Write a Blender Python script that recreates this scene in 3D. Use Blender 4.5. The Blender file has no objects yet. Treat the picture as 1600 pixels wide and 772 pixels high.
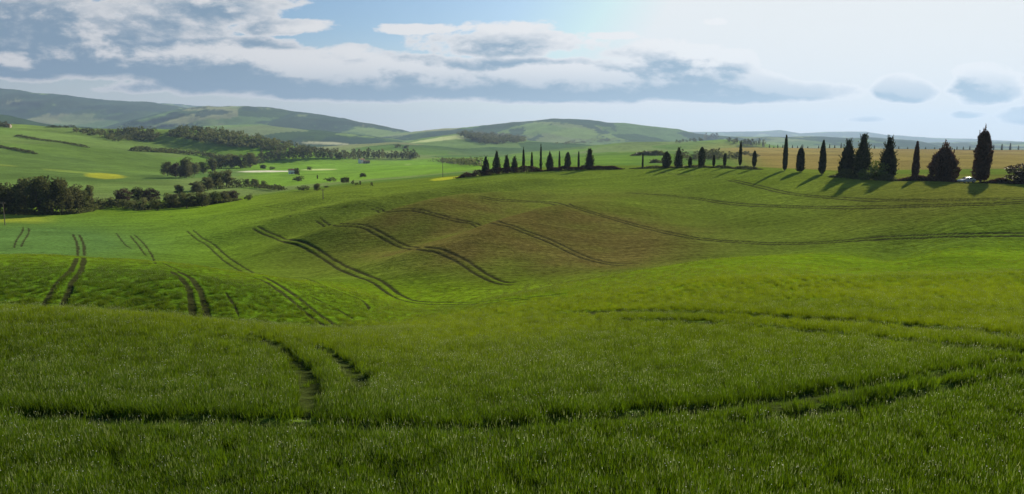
import bpy, math, random
import numpy as np
from mathutils import Vector
random.seed(7); RNG = np.random.default_rng(7)
sc = bpy.context.scene
C = sc.collection
QUICK = False

# ---------------------------------------------------------------- camera
F = 1100.0 / 1600.0            # focal length / picture width
PITCH = math.radians(8.3)
CAMZ = 40.0                    # height of the drone above the datum
cam = bpy.data.cameras.new('camera'); cam.sensor_width = 36; cam.lens = 36 * F
cam.clip_start = .5; cam.clip_end = 60000
co = bpy.data.objects.new('camera', cam); C.objects.link(co)
co.location = (0, 0, CAMZ); co.rotation_euler = (math.pi / 2 - PITCH, 0, 0)
sc.camera = co

SUN_AZ = math.radians(35); SUN_EL = math.radians(23)
sun = bpy.data.lights.new('sun', 'SUN'); sun.energy = 5.0; sun.angle = math.radians(.6); sun.color = (1, .89, .69)
so = bpy.data.objects.new('sun', sun); C.objects.link(so)
sd = Vector((math.sin(SUN_AZ) * math.cos(SUN_EL), math.cos(SUN_AZ) * math.cos(SUN_EL), math.sin(SUN_EL)))
so.rotation_euler = sd.to_track_quat('Z', 'Y').to_euler(); so.location = (60, 60, 200)

v = sc.view_settings
sc.display_settings.display_device = 'sRGB'
v.view_transform = 'Standard'; v.look = 'None'; v.gamma = 1; v.exposure = 0.52; v.use_curve_mapping = False
sc.cycles.use_denoising = True
try: sc.cycles.denoiser = 'OPENIMAGEDENOISE'
except Exception: pass
sc.cycles.max_bounces = 5; sc.cycles.diffuse_bounces = 2; sc.cycles.glossy_bounces = 1
sc.cycles.transmission_bounces = 3; sc.cycles.volume_bounces = 0; sc.cycles.transparent_max_bounces = 8
sc.cycles.use_adaptive_sampling = False
sc.cycles.caustics_reflective = False; sc.cycles.caustics_refractive = False

# ---------------------------------------------------------------- pixel <-> direction
cp, sp = math.cos(PITCH), math.sin(PITCH)
def px_t(y):                   # tangent of elevation (height over forward distance) seen at photo row y
    up = (386 - np.asarray(y, float)) / 1100
    return (-sp + cp * up) / (cp + sp * up)
def px_u(x, y):
    up = (386 - np.asarray(y, float)) / 1100
    return (np.asarray(x, float) - 800) / 1100 / (cp + sp * up)
def t_px(t):
    up = (np.asarray(t, float) * cp + sp) / (cp - np.asarray(t, float) * sp)
    return 386 - up * 1100

# ---------------------------------------------------------------- node helpers
class NT:
    def __init__(s, tree): s.t = tree
    def n(s, typ, **kw):
        nd = s.t.nodes.new(typ)
        for k, val in kw.items(): setattr(nd, k, val)
        return nd
    def l(s, a, b): s.t.links.new(a, b)
    def put(s, sock, val):
        if isinstance(val, (int, float, tuple, list)): sock.default_value = val
        else: s.l(val, sock)
    def m(s, op, a, b=0.0, c=0.0, clamp=False):
        nd = s.n('ShaderNodeMath', operation=op, use_clamp=clamp)
        for i, val in enumerate((a, b, c)): s.put(nd.inputs[i], val)
        return nd.outputs[0]
    def ss(s, a, b, x):
        nd = s.n('ShaderNodeMapRange', interpolation_type='SMOOTHSTEP')
        s.put(nd.inputs[0], x); nd.inputs[1].default_value = a; nd.inputs[2].default_value = b
        return nd.outputs[0]
    def mix(s, f, a, b, bt='MIX'):
        nd = s.n('ShaderNodeMix', data_type='RGBA', blend_type=bt)
        s.put(nd.inputs[0], f)
        s.put(nd.inputs[6], a if not isinstance(a, tuple) or len(a) == 4 else a + (1,))
        s.put(nd.inputs[7], b if not isinstance(b, tuple) or len(b) == 4 else b + (1,))
        return nd.outputs[2]
    def noise(s, vec, scale, detail=4, rough=.5, dist=0):
        nd = s.n('ShaderNodeTexNoise')
        if vec is not None: s.l(vec, nd.inputs['Vector'])
        nd.inputs['Scale'].default_value = scale; nd.inputs['Detail'].default_value = detail
        nd.inputs['Roughness'].default_value = rough; nd.inputs['Distortion'].default_value = dist
        return nd.outputs[0]
    def comb(s, x, y, z):
        nd = s.n('ShaderNodeCombineXYZ')
        for i, val in enumerate((x, y, z)): s.put(nd.inputs[i], val)
        return nd.outputs[0]

# ---------------------------------------------------------------- sky with clouds (by direction)
world = bpy.data.worlds.new("World"); sc.world = world; world.use_nodes = True
wt = world.node_tree
for nd in list(wt.nodes): wt.nodes.remove(nd)
W = NT(wt)
sky = W.n('ShaderNodeTexSky', sky_type='NISHITA', sun_disc=False, sun_elevation=SUN_EL, sun_rotation=SUN_AZ,
          altitude=300, air_density=1.0, dust_density=2.0, ozone_density=1.2)
tc = W.n('ShaderNodeTexCoord'); sep = W.n('ShaderNodeSeparateXYZ'); W.l(tc.outputs['Generated'], sep.inputs[0])
dx, dy, dz = sep.outputs
fy = W.m('MAXIMUM', dy, .08)
U = W.m('DIVIDE', dx, fy); T = W.m('DIVIDE', dz, fy)
# cloud banks: centre and half-size in photo units, (x, y, rx, ry, weight)
BANK = [(-20, 60, 260, 80, 1.3), (150, 50, 240, 60, 1.0), (345, 10, 150, 52, 1.1), (450, 44, 90, 18, .8), (200, 98, 400, 46, 1.7), (560, 128, 340, 48, 2.1),
        (880, 134, 360, 46, 2.1), (1120, 146, 215, 30, 1.7), (790, 70, 150, 36, .9), (690, 48, 85, 10, .5), (1040, 100, 130, 34, 1.0),
        (520, 78, 90, 14, .6), (1402, 143, 54, 30, 1.6), (1528, 138, 68, 42, 1.8), (1500, 181, 30, 8, .8), (1592, 184, 48, 20, 1.0),
        (1350, 187, 36, 6, .6), (940, 57, 44, 7, .4), (1105, 36, 22, 7, .4), (220, 138, 70, 14, .6), (830, 47, 20, 4, .4)]
def cloud_field(Ux, Tx):
    wv = W.comb(W.m('MULTIPLY', Ux, 1.0), W.m('MULTIPLY', Tx, 2.2), 0.0)
    n1 = W.noise(wv, 7.0, 12, .62, .15)
    n2 = W.noise(wv, 2.6, 2, .5)
    best = None
    for (x, y, rx, ry, w) in BANK:
        cu = (x - 800) / 1100; ct = float(px_t(y))
        a = W.m('DIVIDE', W.m('SUBTRACT', Ux, cu), rx / 1100)
        b = W.m('DIVIDE', W.m('SUBTRACT', Tx, ct), ry / 1100)
        b = W.m('MULTIPLY', b, W.m('ADD', 1.0, W.m('MULTIPLY', W.m('LESS_THAN', b, 0.0), .55)))   # flat bases
        rr = W.m('ADD', W.m('MULTIPLY', a, a), W.m('MULTIPLY', b, b))
        e = W.m('MULTIPLY', W.m('SUBTRACT', 1.0, rr), w)
        best = e if best is None else W.m('MAXIMUM', best, e)
    best = W.m('MAXIMUM', best, -1.5)
    d = W.m('ADD', best, W.m('MULTIPLY', W.m('SUBTRACT', n1, .5), 4.4))
    return W.m('ADD', d, W.m('MULTIPLY', W.m('SUBTRACT', n2, .5), 1.0)), n1
D0, N0 = cloud_field(U, T)
D1, _ = cloud_field(W.m('ADD', U, .010), W.m('ADD', T, .020))      # the same field a step towards the sun
front = W.ss(.06, .3, dy)
alpha = W.m('MULTIPLY', W.ss(-.05, .30, D0), front)
lit = W.ss(.1, 1.0, W.m('SUBTRACT', D0, D1))                      # edges that face the sun
thick = W.ss(.05, 1.0, D0)
# near the sun the air is bright
su, st = math.tan(SUN_AZ), math.tan(SUN_EL) / math.cos(SUN_AZ)
base_c = W.mix(W.ss(-.8, .9, U), (1.8, 2.7, 3.7), (2.4, 3.8, 5.1))
edge_c = W.mix(W.ss(-.8, .7, U), (7.0, 6.9, 6.9), (9.2, 9.1, 9.0))
cl = W.mix(thick, edge_c, base_c)
cl = W.mix(W.m('MULTIPLY', lit, W.m('SUBTRACT', 1.0, W.m('MULTIPLY', W.ss(.12, .05, T), .8))), cl, edge_c)
tint = W.mix(1.0, W.mix(1.0, sky.outputs[0], (.64, .84, 1.02), 'MULTIPLY'), (8.0, 8.3, 8.4), 'DARKEN')
# pale veil low over the horizon and round the sun
veil = W.m('MULTIPLY', W.m('MAXIMUM', W.m('MULTIPLY', W.ss(.17, .0, T), .8), W.m('MULTIPLY', W.ss(.78, .0, W.m('SQRT', W.m('ADD', W.m('POWER', W.m('SUBTRACT', U, su), 2.0), W.m('POWER', W.m('SUBTRACT', T, st), 2.0)))), .9)), front)
clear = W.mix(veil, tint, W.mix(W.ss(-.8, .9, U), (7.3, 7.2, 7.0), (8.0, 8.1, 8.0)))
fin = W.mix(1.0, W.mix(alpha, clear, cl), (8.6, 8.6, 8.6), 'DARKEN')
bg = W.n('ShaderNodeBackground'); W.l(fin, bg.inputs[0]); bg.inputs[1].default_value = .074
wo = W.n('ShaderNodeOutputWorld'); W.l(bg.outputs[0], wo.inputs[0])

# ---------------------------------------------------------------- numpy noise
def _hash(ix, iy, seed):
    h = (ix.astype(np.int64) * 374761393 + iy.astype(np.int64) * 668265263 + seed * 1442695041) & 0xFFFFFFFF
    h = ((h ^ (h >> 13)) * 1274126177) & 0xFFFFFFFF
    return ((h ^ (h >> 16)) & 0xFFFFFF) / float(0xFFFFFF)
def vnoise(x, y, seed=0):
    ix, iy = np.floor(x), np.floor(y); fx, fy_ = x - ix, y - iy
    fx = fx * fx * fx * (fx * (fx * 6 - 15) + 10); fy_ = fy_ * fy_ * fy_ * (fy_ * (fy_ * 6 - 15) + 10)
    a, b = _hash(ix, iy, seed), _hash(ix + 1, iy, seed); c, d = _hash(ix, iy + 1, seed), _hash(ix + 1, iy + 1, seed)
    return (a + (b - a) * fx) * (1 - fy_) + (c + (d - c) * fx) * fy_
def fbm(x, y, scale, octs=4, seed=0, gain=.5):
    s, amp, tot = 0, 1, 0; f = 1 / scale
    for o in range(octs):
        s = s + amp * (vnoise(x * f + 17.3 * o, y * f - 9.1 * o, seed + o) - .5); tot += amp; amp *= gain; f *= 2.03
    return s / tot * 2          # about -1..1
def sstep(a, b, x):
    q = np.clip((x - a) / (b - a), 0, 1); return q * q * (3 - 2 * q)

# ---------------------------------------------------------------- terrain control points  (x, y, forward distance)
P = []
def pts(*a): P.extend(a)
for x in (-350, 0, 200, 400, 600, 800, 1000, 1200, 1400, 1600, 1950):
    pts((x, None, 3, -7.5), (x, None, 8, -7.6), (x, 772, 15))
pts((0, 650, 21), (0, 560, 30), (200, 650, 21), (200, 565, 30), (400, 655, 21), (400, 575, 30), (600, 655, 21), (600, 580, 31), (700, 560, 37),
    (-350, 560, 30), (850, 650, 21), (850, 560, 35), (1000, 650, 21), (1000, 540, 38), (1200, 640, 22), (1200, 555, 34), (1200, 500, 49), (1200, 450, 74),
    (1400, 620, 23), (1400, 520, 42), (1400, 450, 72), (1600, 600, 24), (1600, 520, 40), (1600, 455, 66), (1600, 430, 86), (1950, 590, 24), (1950, 520, 40), (1950, 435, 85), (1000, 480, 63), (850, 500, 62))
# first crest and the rim of the near field
pts((-350, 480, 45), (0, 487, 45), (100, 490, 45.5), (200, 497, 47), (300, 508, 50), (400, 517, 53), (500, 521, 57), (600, 518, 63), (700, 500, 76), (800, 471, 92), (900, 447, 105),
    (1000, 428, 113), (1100, 412, 118), (1200, 404, 123), (1300, 404, 123), (1450, 408, 118), (1600, 412, 112), (1950, 415, 112))
pts((-350, None, 57, -16.6), (0, None, 57, -16.6), (200, None, 59, -17.0), (300, None, 60, -17.2), (400, None, 62, -17.9))
# second fold on the left
pts((-350, 487, 70), (0, 487, 70), (100, 488, 70), (200, 497, 69), (300, 508, 69), (400, 515, 71), (500, 519, 73), (600, 505, 80),
    (-350, 445, 79), (0, 445, 79), (120, 445, 79), (250, 447, 79), (350, 457, 80), (450, 470, 84), (530, 489, 85),
    (-350, 423, 91), (0, 423, 91), (120, 425, 91), (200, 428, 91), (350, 440, 93),
    (-350, 403, 114), (0, 403, 114), (100, 405, 114), (200, 411, 113), (300, 420, 111), (350, 428, 109), (430, 437, 107), (500, 450, 103), (560, 468, 97),
    (-350, None, 136, -24), (0, None, 136, -24), (200, None, 134, -24.2), (300, None, 131, -24.2), (350, None, 128, -24), (425, None, 124, -23.6))
pts((-350, 385, 205), (60, 385, 205), (130, 367, 250), (250, 395, 202), (240, 378, 235), (60, 345, 300), (-350, 345, 300), (-350, 333, 335), (0, 333, 335), (120, 333, 335), (200, 340, 300))
# spurs of the big hillside
S1 = [(294, 368, 238), (387, 357, 240), (450, 341, 245), (544, 322, 252), (620, 309, 262), (700, 297, 275), (800, 286, 292), (900, 278, 308)]
D12 = [(330, 385, 222), (400, 376, 220), (480, 364, 220), (540, 351, 226), (600, 337, 235), (680, 319, 248), (760, 306, 264), (850, 297, 281)]
S2 = [(370, 402, 195), (403, 394, 193), (456, 378, 195), (512, 359, 198), (575, 345, 203), (662, 320, 215), (725, 309, 230), (819, 303, 250), (900, 298, 258), (975, 292, 266)]
D23 = [(430, 403, 178), (500, 397, 177), (560, 387, 178), (622, 381, 178), (700, 359, 187), (760, 346, 198), (850, 320, 225)]
S3 = [(480, 430, 152), (544, 422, 148), (620, 406, 147), (681, 391, 150), (740, 371, 157), (787, 351, 169), (860, 330, 188), (950, 311, 215)]
def dense(pl):
    q = np.array([(a, b, math.log(c)) for a, b, c in pl], float); o = []
    for i in range(len(q)):
        o.append((q[i, 0], q[i, 1], math.exp(q[i, 2])))
        if i + 1 < len(q):
            a, b = q[max(i - 1, 0)], q[min(i + 2, len(q) - 1)]; m_ = (9 * (q[i] + q[i + 1]) - a - b) / 16 if 0 < i < len(q) - 2 else (q[i] + q[i + 1]) / 2
            o.append((m_[0], m_[1], math.exp(m_[2])))
    return o
for line in (S1, D12, S2, D23, S3): pts(*dense(line))
pts((600, 447, 126), (650, 472, 111), (725, 420, 133), (787, 444, 122), (720, 458, 115), (866, 380, 153), (866, 428, 129), (960, 414, 138), (960, 380, 157), (1006, 355, 172), (1069, 369, 160),
    (1050, 412, 135), (1100, 403, 139), (1200, 398, 141), (1400, 402, 130), (1600, 405, 118), (1950, 405, 118),
    (1162, 379, 155), (1225, 381, 151), (1366, 373, 142), (1506, 368, 134), (1600, 367, 131), (1950, 367, 131),
    (1037, 305, 232), (1194, 322, 195), (1381, 324, 163), (1506, 319, 154), (1600, 318, 149), (1950, 318, 149), (1225, 301, 212), (1366, 313, 174), (1600, 305, 160),
    (1100, 340, 196), (1300, 345, 166), (1500, 342, 143))
# road on top of the hill with the cypress row, then the ground behind it
pts((760, 274, 350), (845, 268, 345), (930, 265, 335), (1000, 264, 325), (1100, 263, 300), (1184, 266, 278), (1228, 269, 262), (1300, 276, 235), (1400, 283, 207), (1530, 287, 188), (1600, 289, 183), (1950, 292, 180))
pts((1228, 266, 385), (1228, 250, 560), (1228, 239, 900), (1228, 229, 1400), (1380, 272, 300), (1380, 250, 520), (1380, 239, 850), (1380, 229, 1400),
    (1530, 278, 260), (1530, 255, 450), (1530, 241, 800), (1530, 231, 1350), (1700, 280, 250), (1700, 255, 450), (1700, 233, 1350), (1950, 283, 240), (1950, 255, 450), (1950, 234, 1350),
    (1110, 258, 400), (1110, 250, 560), (1110, 238, 900), (1110, 229, 1400), (1000, 259, 400), (1000, 251, 560), (1000, 240, 900), (1000, 233, 1400),
    (845, 260, 450), (845, 252, 700), (845, 243, 1350), (700, 291, 300), (700, 281, 345), (700, 274, 420), (700, 268, 560), (700, 259, 850), (700, 250, 1350),
    (600, 302, 288), (600, 290, 350), (600, 283, 420), (600, 276, 560), (600, 266, 780), (600, 250, 1350),
    (450, 331, 263), (450, 318, 295), (450, 305, 360), (450, 297, 430), (450, 290, 530), (450, 276, 720), (450, 263, 980), (450, 250, 1400),
    (300, 357, 262), (300, 340, 290), (300, 325, 345), (300, 318, 390), (300, 305, 480), (300, 285, 640), (300, 268, 850), (300, 250, 1100), (300, 230, 1350),
    (150, 310, 440), (150, 290, 560), (150, 270, 720), (150, 250, 880), (150, 225, 1100), (150, 201, 1400),
    (0, 310, 430), (0, 285, 560), (0, 262, 700), (0, 235, 880), (0, 212, 1080), (0, 194, 1350),
    (-350, 310, 430), (-350, 262, 700), (-350, 212, 1080), (-350, 190, 1350))
A = []
for p in P:
    if p[1] is None: tt = p[3] / p[2]; uu = (p[0] - 800) / 1100 / .975
    else: tt = float(px_t(p[1])); uu = float(px_u(p[0], p[1]))
    A.append((uu, math.log(p[2]), tt))
A = np.array(A)
KU, KL = 2.2, 1.0
def tps_fit(A, lam=2e-5):
    q = A[:, :2] * (KU, KL); n = len(q)
    r2 = ((q[:, None] - q[None]) ** 2).sum(-1)
    K = .5 * r2 * np.log(r2 + 1e-12) + lam * np.eye(n)
    Pm = np.c_[np.ones(n), q]
    M = np.block([[K, Pm], [Pm.T, np.zeros((3, 3))]])
    return q, np.linalg.solve(M, np.r_[A[:, 2], np.zeros(3)])
TQ, TW = tps_fit(A)
def tps(u, L):
    sh = u.shape; a = (u * KU).ravel(); b = (L * KL).ravel(); out = np.empty(a.size)
    for i in range(0, a.size, 20000):
        aa, bb = a[i:i + 20000, None], b[i:i + 20000, None]
        r2 = (aa - TQ[:, 0]) ** 2 + (bb - TQ[:, 1]) ** 2
        out[i:i + 20000] = (.5 * r2 * np.log(r2 + 1e-12)) @ TW[:-3] + TW[-3] + TW[-2] * aa[:, 0] + TW[-1] * bb[:, 0]
    return out.reshape(sh)
# coarse table + cubic sampling
GU = np.linspace(-1.15, 1.15, 240); GL = np.linspace(math.log(3), math.log(1500), 420)
TAB = tps(*np.meshgrid(GU, GL))
# sharper fold lines: crests (+) and ravines (-) along the traced lines
def relief(pl, h, sg, ends=14.0):
    gu, gl = np.meshgrid(GU, GL); Yg = np.exp(gl); Xg = gu * Yg
    w = np.array([(float(px_u(a, b)) * c, c) for a, b, c in dense(dense(pl))]); s0 = np.r_[0, np.cumsum(np.hypot(*np.diff(w, axis=0).T))]
    best = np.full(Xg.shape, 1e9); amp = np.zeros(Xg.shape)
    for i in range(len(w) - 1):
        d = w[i + 1] - w[i]; L2 = (d ** 2).sum(); f = np.clip(((Xg - w[i, 0]) * d[0] + (Yg - w[i, 1]) * d[1]) / L2, 0, 1)
        dd = np.hypot(Xg - w[i, 0] - f * d[0], Yg - w[i, 1] - f * d[1]); ss_ = s0[i] + f * math.sqrt(L2); m_ = dd < best
        best = np.where(m_, dd, best); amp = np.where(m_, np.clip(np.minimum(ss_, s0[-1] - ss_) / ends, 0, 1), amp)
    return h * amp * np.exp(-(best / sg) ** 2) / Yg
TAB = TAB + relief(S1, 1.4, 8, 40) + relief(S2, 1.3, 8, 40) + relief(S3, 1.3, 8, 30) + relief(D12, -.9, 9, 45) + relief(D23, -1.0, 8, 40) \
    + relief([(250, 352, 285), (330, 341, 285), (430, 324, 288), (520, 311, 295), (620, 298, 312), (700, 289, 325)], 1.5, 10, 40) + relief([(330, 352, 262), (430, 334, 266), (520, 320, 272), (620, 305, 285), (700, 293, 298)], -1.2, 8, 40) \
    + relief([(750, 486, 84), (800, 471, 92), (900, 447, 105), (1000, 428, 113), (1100, 412, 118), (1200, 404, 123), (1300, 404, 123), (1450, 408, 118), (1750, 413, 112)], .6, 7) \
    + relief([(900, 480, 72), (1100, 456, 79), (1400, 440, 82), (1700, 430, 86)], .5, 6) + relief([(-100, 403, 112), (200, 411, 112), (350, 428, 108), (480, 446, 103)], .6, 8)
def cub(tab, fr, fc):
    r = np.clip(np.floor(fr).astype(int), 1, tab.shape[0] - 3); c = np.clip(np.floor(fc).astype(int), 1, tab.shape[1] - 3)
    def w(f): return (-.5 * f + f ** 2 - .5 * f ** 3, 1 - 2.5 * f ** 2 + 1.5 * f ** 3, .5 * f + 2 * f ** 2 - 1.5 * f ** 3, -.5 * f ** 2 + .5 * f ** 3)
    wr, wc = w(np.clip(fr - r, -1, 1)), w(np.clip(fc - c, -1, 1)); s = 0
    for i in range(4):
        for j in range(4): s = s + wr[i] * wc[j] * tab[r - 1 + i, c - 1 + j]
    return s
# far ranges: crest line in the photo, its distance, width of the ridge (in log distance), base height
def crest(pl, Yc, sig, rough=0.0, nscale=600.0, floor=-34.0):
    pl = np.array(pl, float); return dict(x=pl[:, 0], y=pl[:, 1], Yc=Yc, s=sig, rough=rough, ns=nscale, fl=floor)
FAR = [
    crest([(-350, 190), (0, 193), (60, 195), (110, 199), (200, 202), (240, 203), (300, 202), (360, 207), (410, 214), (460, 226), (520, 240), (600, 262), (700, 300)], 1430, .22, 2, 200),      # hills behind the left field
    crest([(-350, 190), (0, 196), (150, 205), (260, 215), (330, 222), (400, 226), (480, 232), (560, 226), (620, 222), (700, 228), (760, 240), (900, 260)], 2300, .22, 4, 320),
    crest([(400, 262), (500, 245), (600, 231), (660, 217), (715, 209), (770, 214), (850, 222), (920, 226), (1000, 229), (1100, 236), (1300, 250)], 2700, .20, 5, 320),
    crest([(700, 270), (800, 240), (900, 229), (980, 222), (1060, 222), (1120, 219), (1180, 224), (1260, 240), (1400, 262)], 1900, .16, 3, 260),
    crest([(-350, 160), (0, 176), (40, 183), (100, 196), (200, 203), (330, 196), (420, 196), (520, 205), (600, 214), (700, 226), (900, 240)], 3900, .14, 12, 500),
    crest([(500, 238), (580, 218), (640, 207), (700, 201), (760, 195), (800, 190), (860, 187), (920, 190), (980, 195), (1040, 203), (1080, 208), (1200, 214), (1300, 217), (1420, 222), (1500, 236), (1600, 240)], 5000, .2, 30, 800),
    crest([(150, 205), (230, 185), (290, 174), (340, 168), (400, 166), (450, 172), (500, 181), (560, 191), (620, 203), (660, 211), (760, 225)], 6200, .2, 42, 900),
    crest([(-350, 128), (0, 138), (60, 143), (130, 152), (180, 157), (240, 162), (300, 168), (400, 180), (520, 200), (640, 222)], 8200, .22, 55, 1100),
    crest([(100, 190), (230, 164), (270, 161), (310, 164), (380, 170), (480, 185), (600, 205), (700, 220), (900, 222), (1000, 210), (1080, 207), (1180, 206), (1210, 204), (1240, 209), (1300, 206), (1340, 206), (1370, 211), (1420, 214), (1470, 217), (1530, 219), (1600, 222), (1950, 222)], 13000, .12, 25, 1600),
]
def ground(u, L):
    """height above the datum (camera = CAMZ) at lateral slope u = X/Y and log distance L"""
    Y = np.exp(L); X = u * Y
    fr = (L - GL[0]) / (GL[1] - GL[0]); fc = (u - GU[0]) / (GU[1] - GU[0])
    zt = cub(TAB, np.clip(fr, 0, len(GL) - 1.001), np.clip(fc, 0, len(GU) - 1.001)) * np.minimum(Y, 1500)
    k = sstep(math.log(1250), math.log(1750), L)
    z = zt * (1 - k) + (-34) * k
    xp = 800 + u * 1100 * cp
    for c in FAR:
        tc_ = px_t(np.interp(xp, c['x'], c['y'])); zc = tc_ * c['Yc']
        d = L - math.log(c['Yc'])
        d = np.where(d < 0, d, d * .6)
        bump = np.exp(-(d / c['s']) ** 2)
        n = fbm(X, Y, c['ns'], 6, int(c['Yc']) % 97, .6)
        if c['Yc'] > 3500: n = n + .9 * (1 - .75 * bump) * (.55 - 2 * np.abs(fbm(X, Y * .7, c['ns'] * .8, 4, int(c['Yc']) % 89, .5)))
        zz = c['fl'] + (zc - c['fl']) * bump * (1 + .10 * n * (1 - bump)) + c['rough'] * n * np.clip(bump * 1.3 - .1, 0, 1) * np.clip((zc - c['fl']) / 60, 0, 1)
        gate = sstep(math.log(1150), math.log(1350), L) if c['Yc'] < 1800 else 1.0
        if c['Yc'] < 1800: zz = -60 + (zz + 60) * sstep(math.log(1000), math.log(1380), L)
        else: zz = np.where(L > math.log(1400), zz, -60)
        w = 4.0 + Y * .002
        z = np.maximum(z, zz) + np.maximum(w - np.abs(z - zz), 0) ** 2 / (4 * w) * (zz > -55)
    # gentle unevenness of the ground itself
    a = np.clip((Y - 20) / 200, 0, 1)
    z = z + .22 * a * fbm(X, Y, 26, 3, 5) * np.clip(2 - Y / 700, 0, 1) + .05 * fbm(X, Y, 5, 2, 8) * (Y < 400)
    z = z + 3.2 * fbm(X, Y, 150, 4, 12) * sstep(420, 1000, Y)
    return z + CAMZ
def gz(X, Y):
    X = np.atleast_1d(np.asarray(X, float)); Y = np.atleast_1d(np.asarray(Y, float))
    return ground(X / Y, np.log(Y))
def spot(x, Y):                # point of the ground in photo column x at forward distance Y
    u = (x - 800) / 1100 / cp
    for _ in range(3):
        z = float(ground(np.array([u]), np.array([math.log(Y)]))[0]); y = float(t_px((z - CAMZ) / Y)); u = float(px_u(x, y))
    return u * Y, Y, z, y
def hit(x, y, y0=12.0, y1=15000.0):
    """first ground point seen along the ray of photo pixel (x, y)"""
    t = float(px_t(y)); u = float(px_u(x, y))
    L = np.linspace(math.log(y0), math.log(y1), 2500)
    z = ground(np.full_like(L, u), L) - CAMZ
    below = np.nonzero(t * np.exp(L) <= z)[0]
    Y = math.exp(L[below[0]]) if len(below) else y1
    return u * Y, Y

# ---------------------------------------------------------------- wheel tracks, traced (photo px); mode P = both wheels, S = one wheel
TR = [
 ('P', .37, [(398, 355), (412, 363), (430, 370), (450, 377), (470, 381), (500, 397), (530, 415), (545, 423), (590, 441), (620, 462), (650, 472), (700, 474), (760, 472), (830, 466), (900, 458)]),
 ('P', .37, [(497, 343), (512, 352), (547, 352), (575, 357), (622, 382), (650, 388), (681, 391), (700, 398), (725, 410), (755, 430), (787, 443), (815, 442)]),
 ('P', .37, [(581, 326), (603, 330), (622, 329), (653, 329), (684, 337), (725, 347), (787, 351), (819, 362), (866, 380), (912, 402), (959, 413), (994, 413)]),
 ('P', .37, [(747, 307), (781, 313), (856, 316), (897, 324), (944, 338), (1006, 355), (1069, 369), (1100, 374), (1162, 379), (1225, 381), (1287, 379), (1366, 373), (1428, 370), (1506, 368), (1640, 367)]),
 ('P', .37, [(975, 301), (1037, 305), (1100, 312), (1131, 317), (1194, 322), (1287, 324), (1381, 324), (1430, 322), (1640, 318)]),
 ('P', .37, [(1140, 281), (1184, 291), (1225, 301), (1272, 307), (1319, 310), (1366, 313), (1412, 313), (1640, 312)]),
 ('P', .22, [(1025, 269), (1080, 275)]),
 ('S', .34, [(114, 366), (121, 383), (120, 403), (108, 425), (88, 445), (64, 487)]),
 ('S', .34, [(124, 367), (131, 383), (131, 405), (125, 425), (110, 448), (94, 487)]),
 ('S', .24, [(36, 355), (35, 362), (26, 375), (22, 388)]), ('S', .24, [(45, 356), (45, 364), (38, 375), (33, 386)]),
 ('S', .34, [(267, 423), (286, 438), (297, 457), (300, 480), (302, 505)]),
 ('S', .34, [(278, 423), (300, 436), (315, 460), (320, 480), (325, 506)]),
 ('S', .2, [(352, 455), (364, 475), (374, 498)]),
 ('S', .22, [(182, 364), (195, 382), (207, 389)]),
 ('S', .26, [(203, 368), (215, 382), (228, 400)]), ('S', .26, [(210, 367), (226, 382), (238, 400), (243, 413)]),
 ('P', .26, [(297, 360), (310, 372), (330, 384), (350, 402), (372, 417), (395, 430)]),
 ('S', .32, [(395, 433), (420, 443), (450, 465), (480, 490), (505, 507), (540, 518)]),
 ('S', .32, [(410, 431), (440, 447), (470, 468), (500, 492), (530, 510), (555, 516)]),
 ('S', .2, [(480, 460), (505, 473), (535, 488), (553, 500)]),
 ('S', .22, [(440, 434), (478, 435), (520, 452), (560, 466), (575, 478), (576, 485)]),
 ('S', .15, [(240, 405), (290, 425), (340, 428), (382, 429)]),
 ('S', .12, [(230, 340), (300, 336), (380, 325), (500, 326), (560, 322)]), ('S', .12, [(300, 360), (360, 350), (420, 345), (470, 335)]),
 ('S', .6, [(0, 648), (90, 655), (200, 662), (330, 664), (420, 668), (560, 674), (700, 676), (800, 672), (900, 664), (1050, 649), (1180, 634), (1300, 616), (1400, 600), (1500, 584), (1600, 566), (1700, 545)]),
 ('S', .5, [(1120, 668), (1230, 655), (1330, 642), (1420, 626), (1520, 606), (1610, 590), (1700, 570)]),
 ('S', .5, [(390, 523), (420, 538), (452, 560), (478, 590), (486, 625), (478, 655)]),
 ('S', .5, [(455, 533), (500, 546), (535, 570), (560, 597), (566, 622)]),
 ('S', 1.1, [(860, 491), (960, 488), (1100, 491), (1200, 496), (1300, 502), (1400, 509), (1500, 519), (1640, 536)]),
 ('S', .9, [(960, 503), (1100, 506), (1250, 519), (1400, 534), (1640, 560)]),
 ('S', .14, [(1240, 431), (1400, 423), (1640, 425)]),
]
def smooth_poly(pl, n=10):
    pl = np.array(pl, float)
    if len(pl) < 3: return np.array([pl[0] + (pl[1] - pl[0]) * k / n for k in range(n + 1)])
    q = np.vstack([2 * pl[0] - pl[1], pl, 2 * pl[-1] - pl[-2]]); out = []
    for i in range(1, len(q) - 2):
        for k in range(n):
            f = k / n
            out.append(.5 * (2 * q[i] + (q[i + 1] - q[i - 1]) * f + (2 * q[i - 1] - 5 * q[i] + 4 * q[i + 1] - q[i + 2]) * f * f + (3 * q[i] - q[i - 1] - 3 * q[i + 1] + q[i + 2]) * f ** 3))
    out.append(q[-2]); return np.array(out)
TRK = []                        # dense (X, Y, half width) samples in the world
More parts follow.
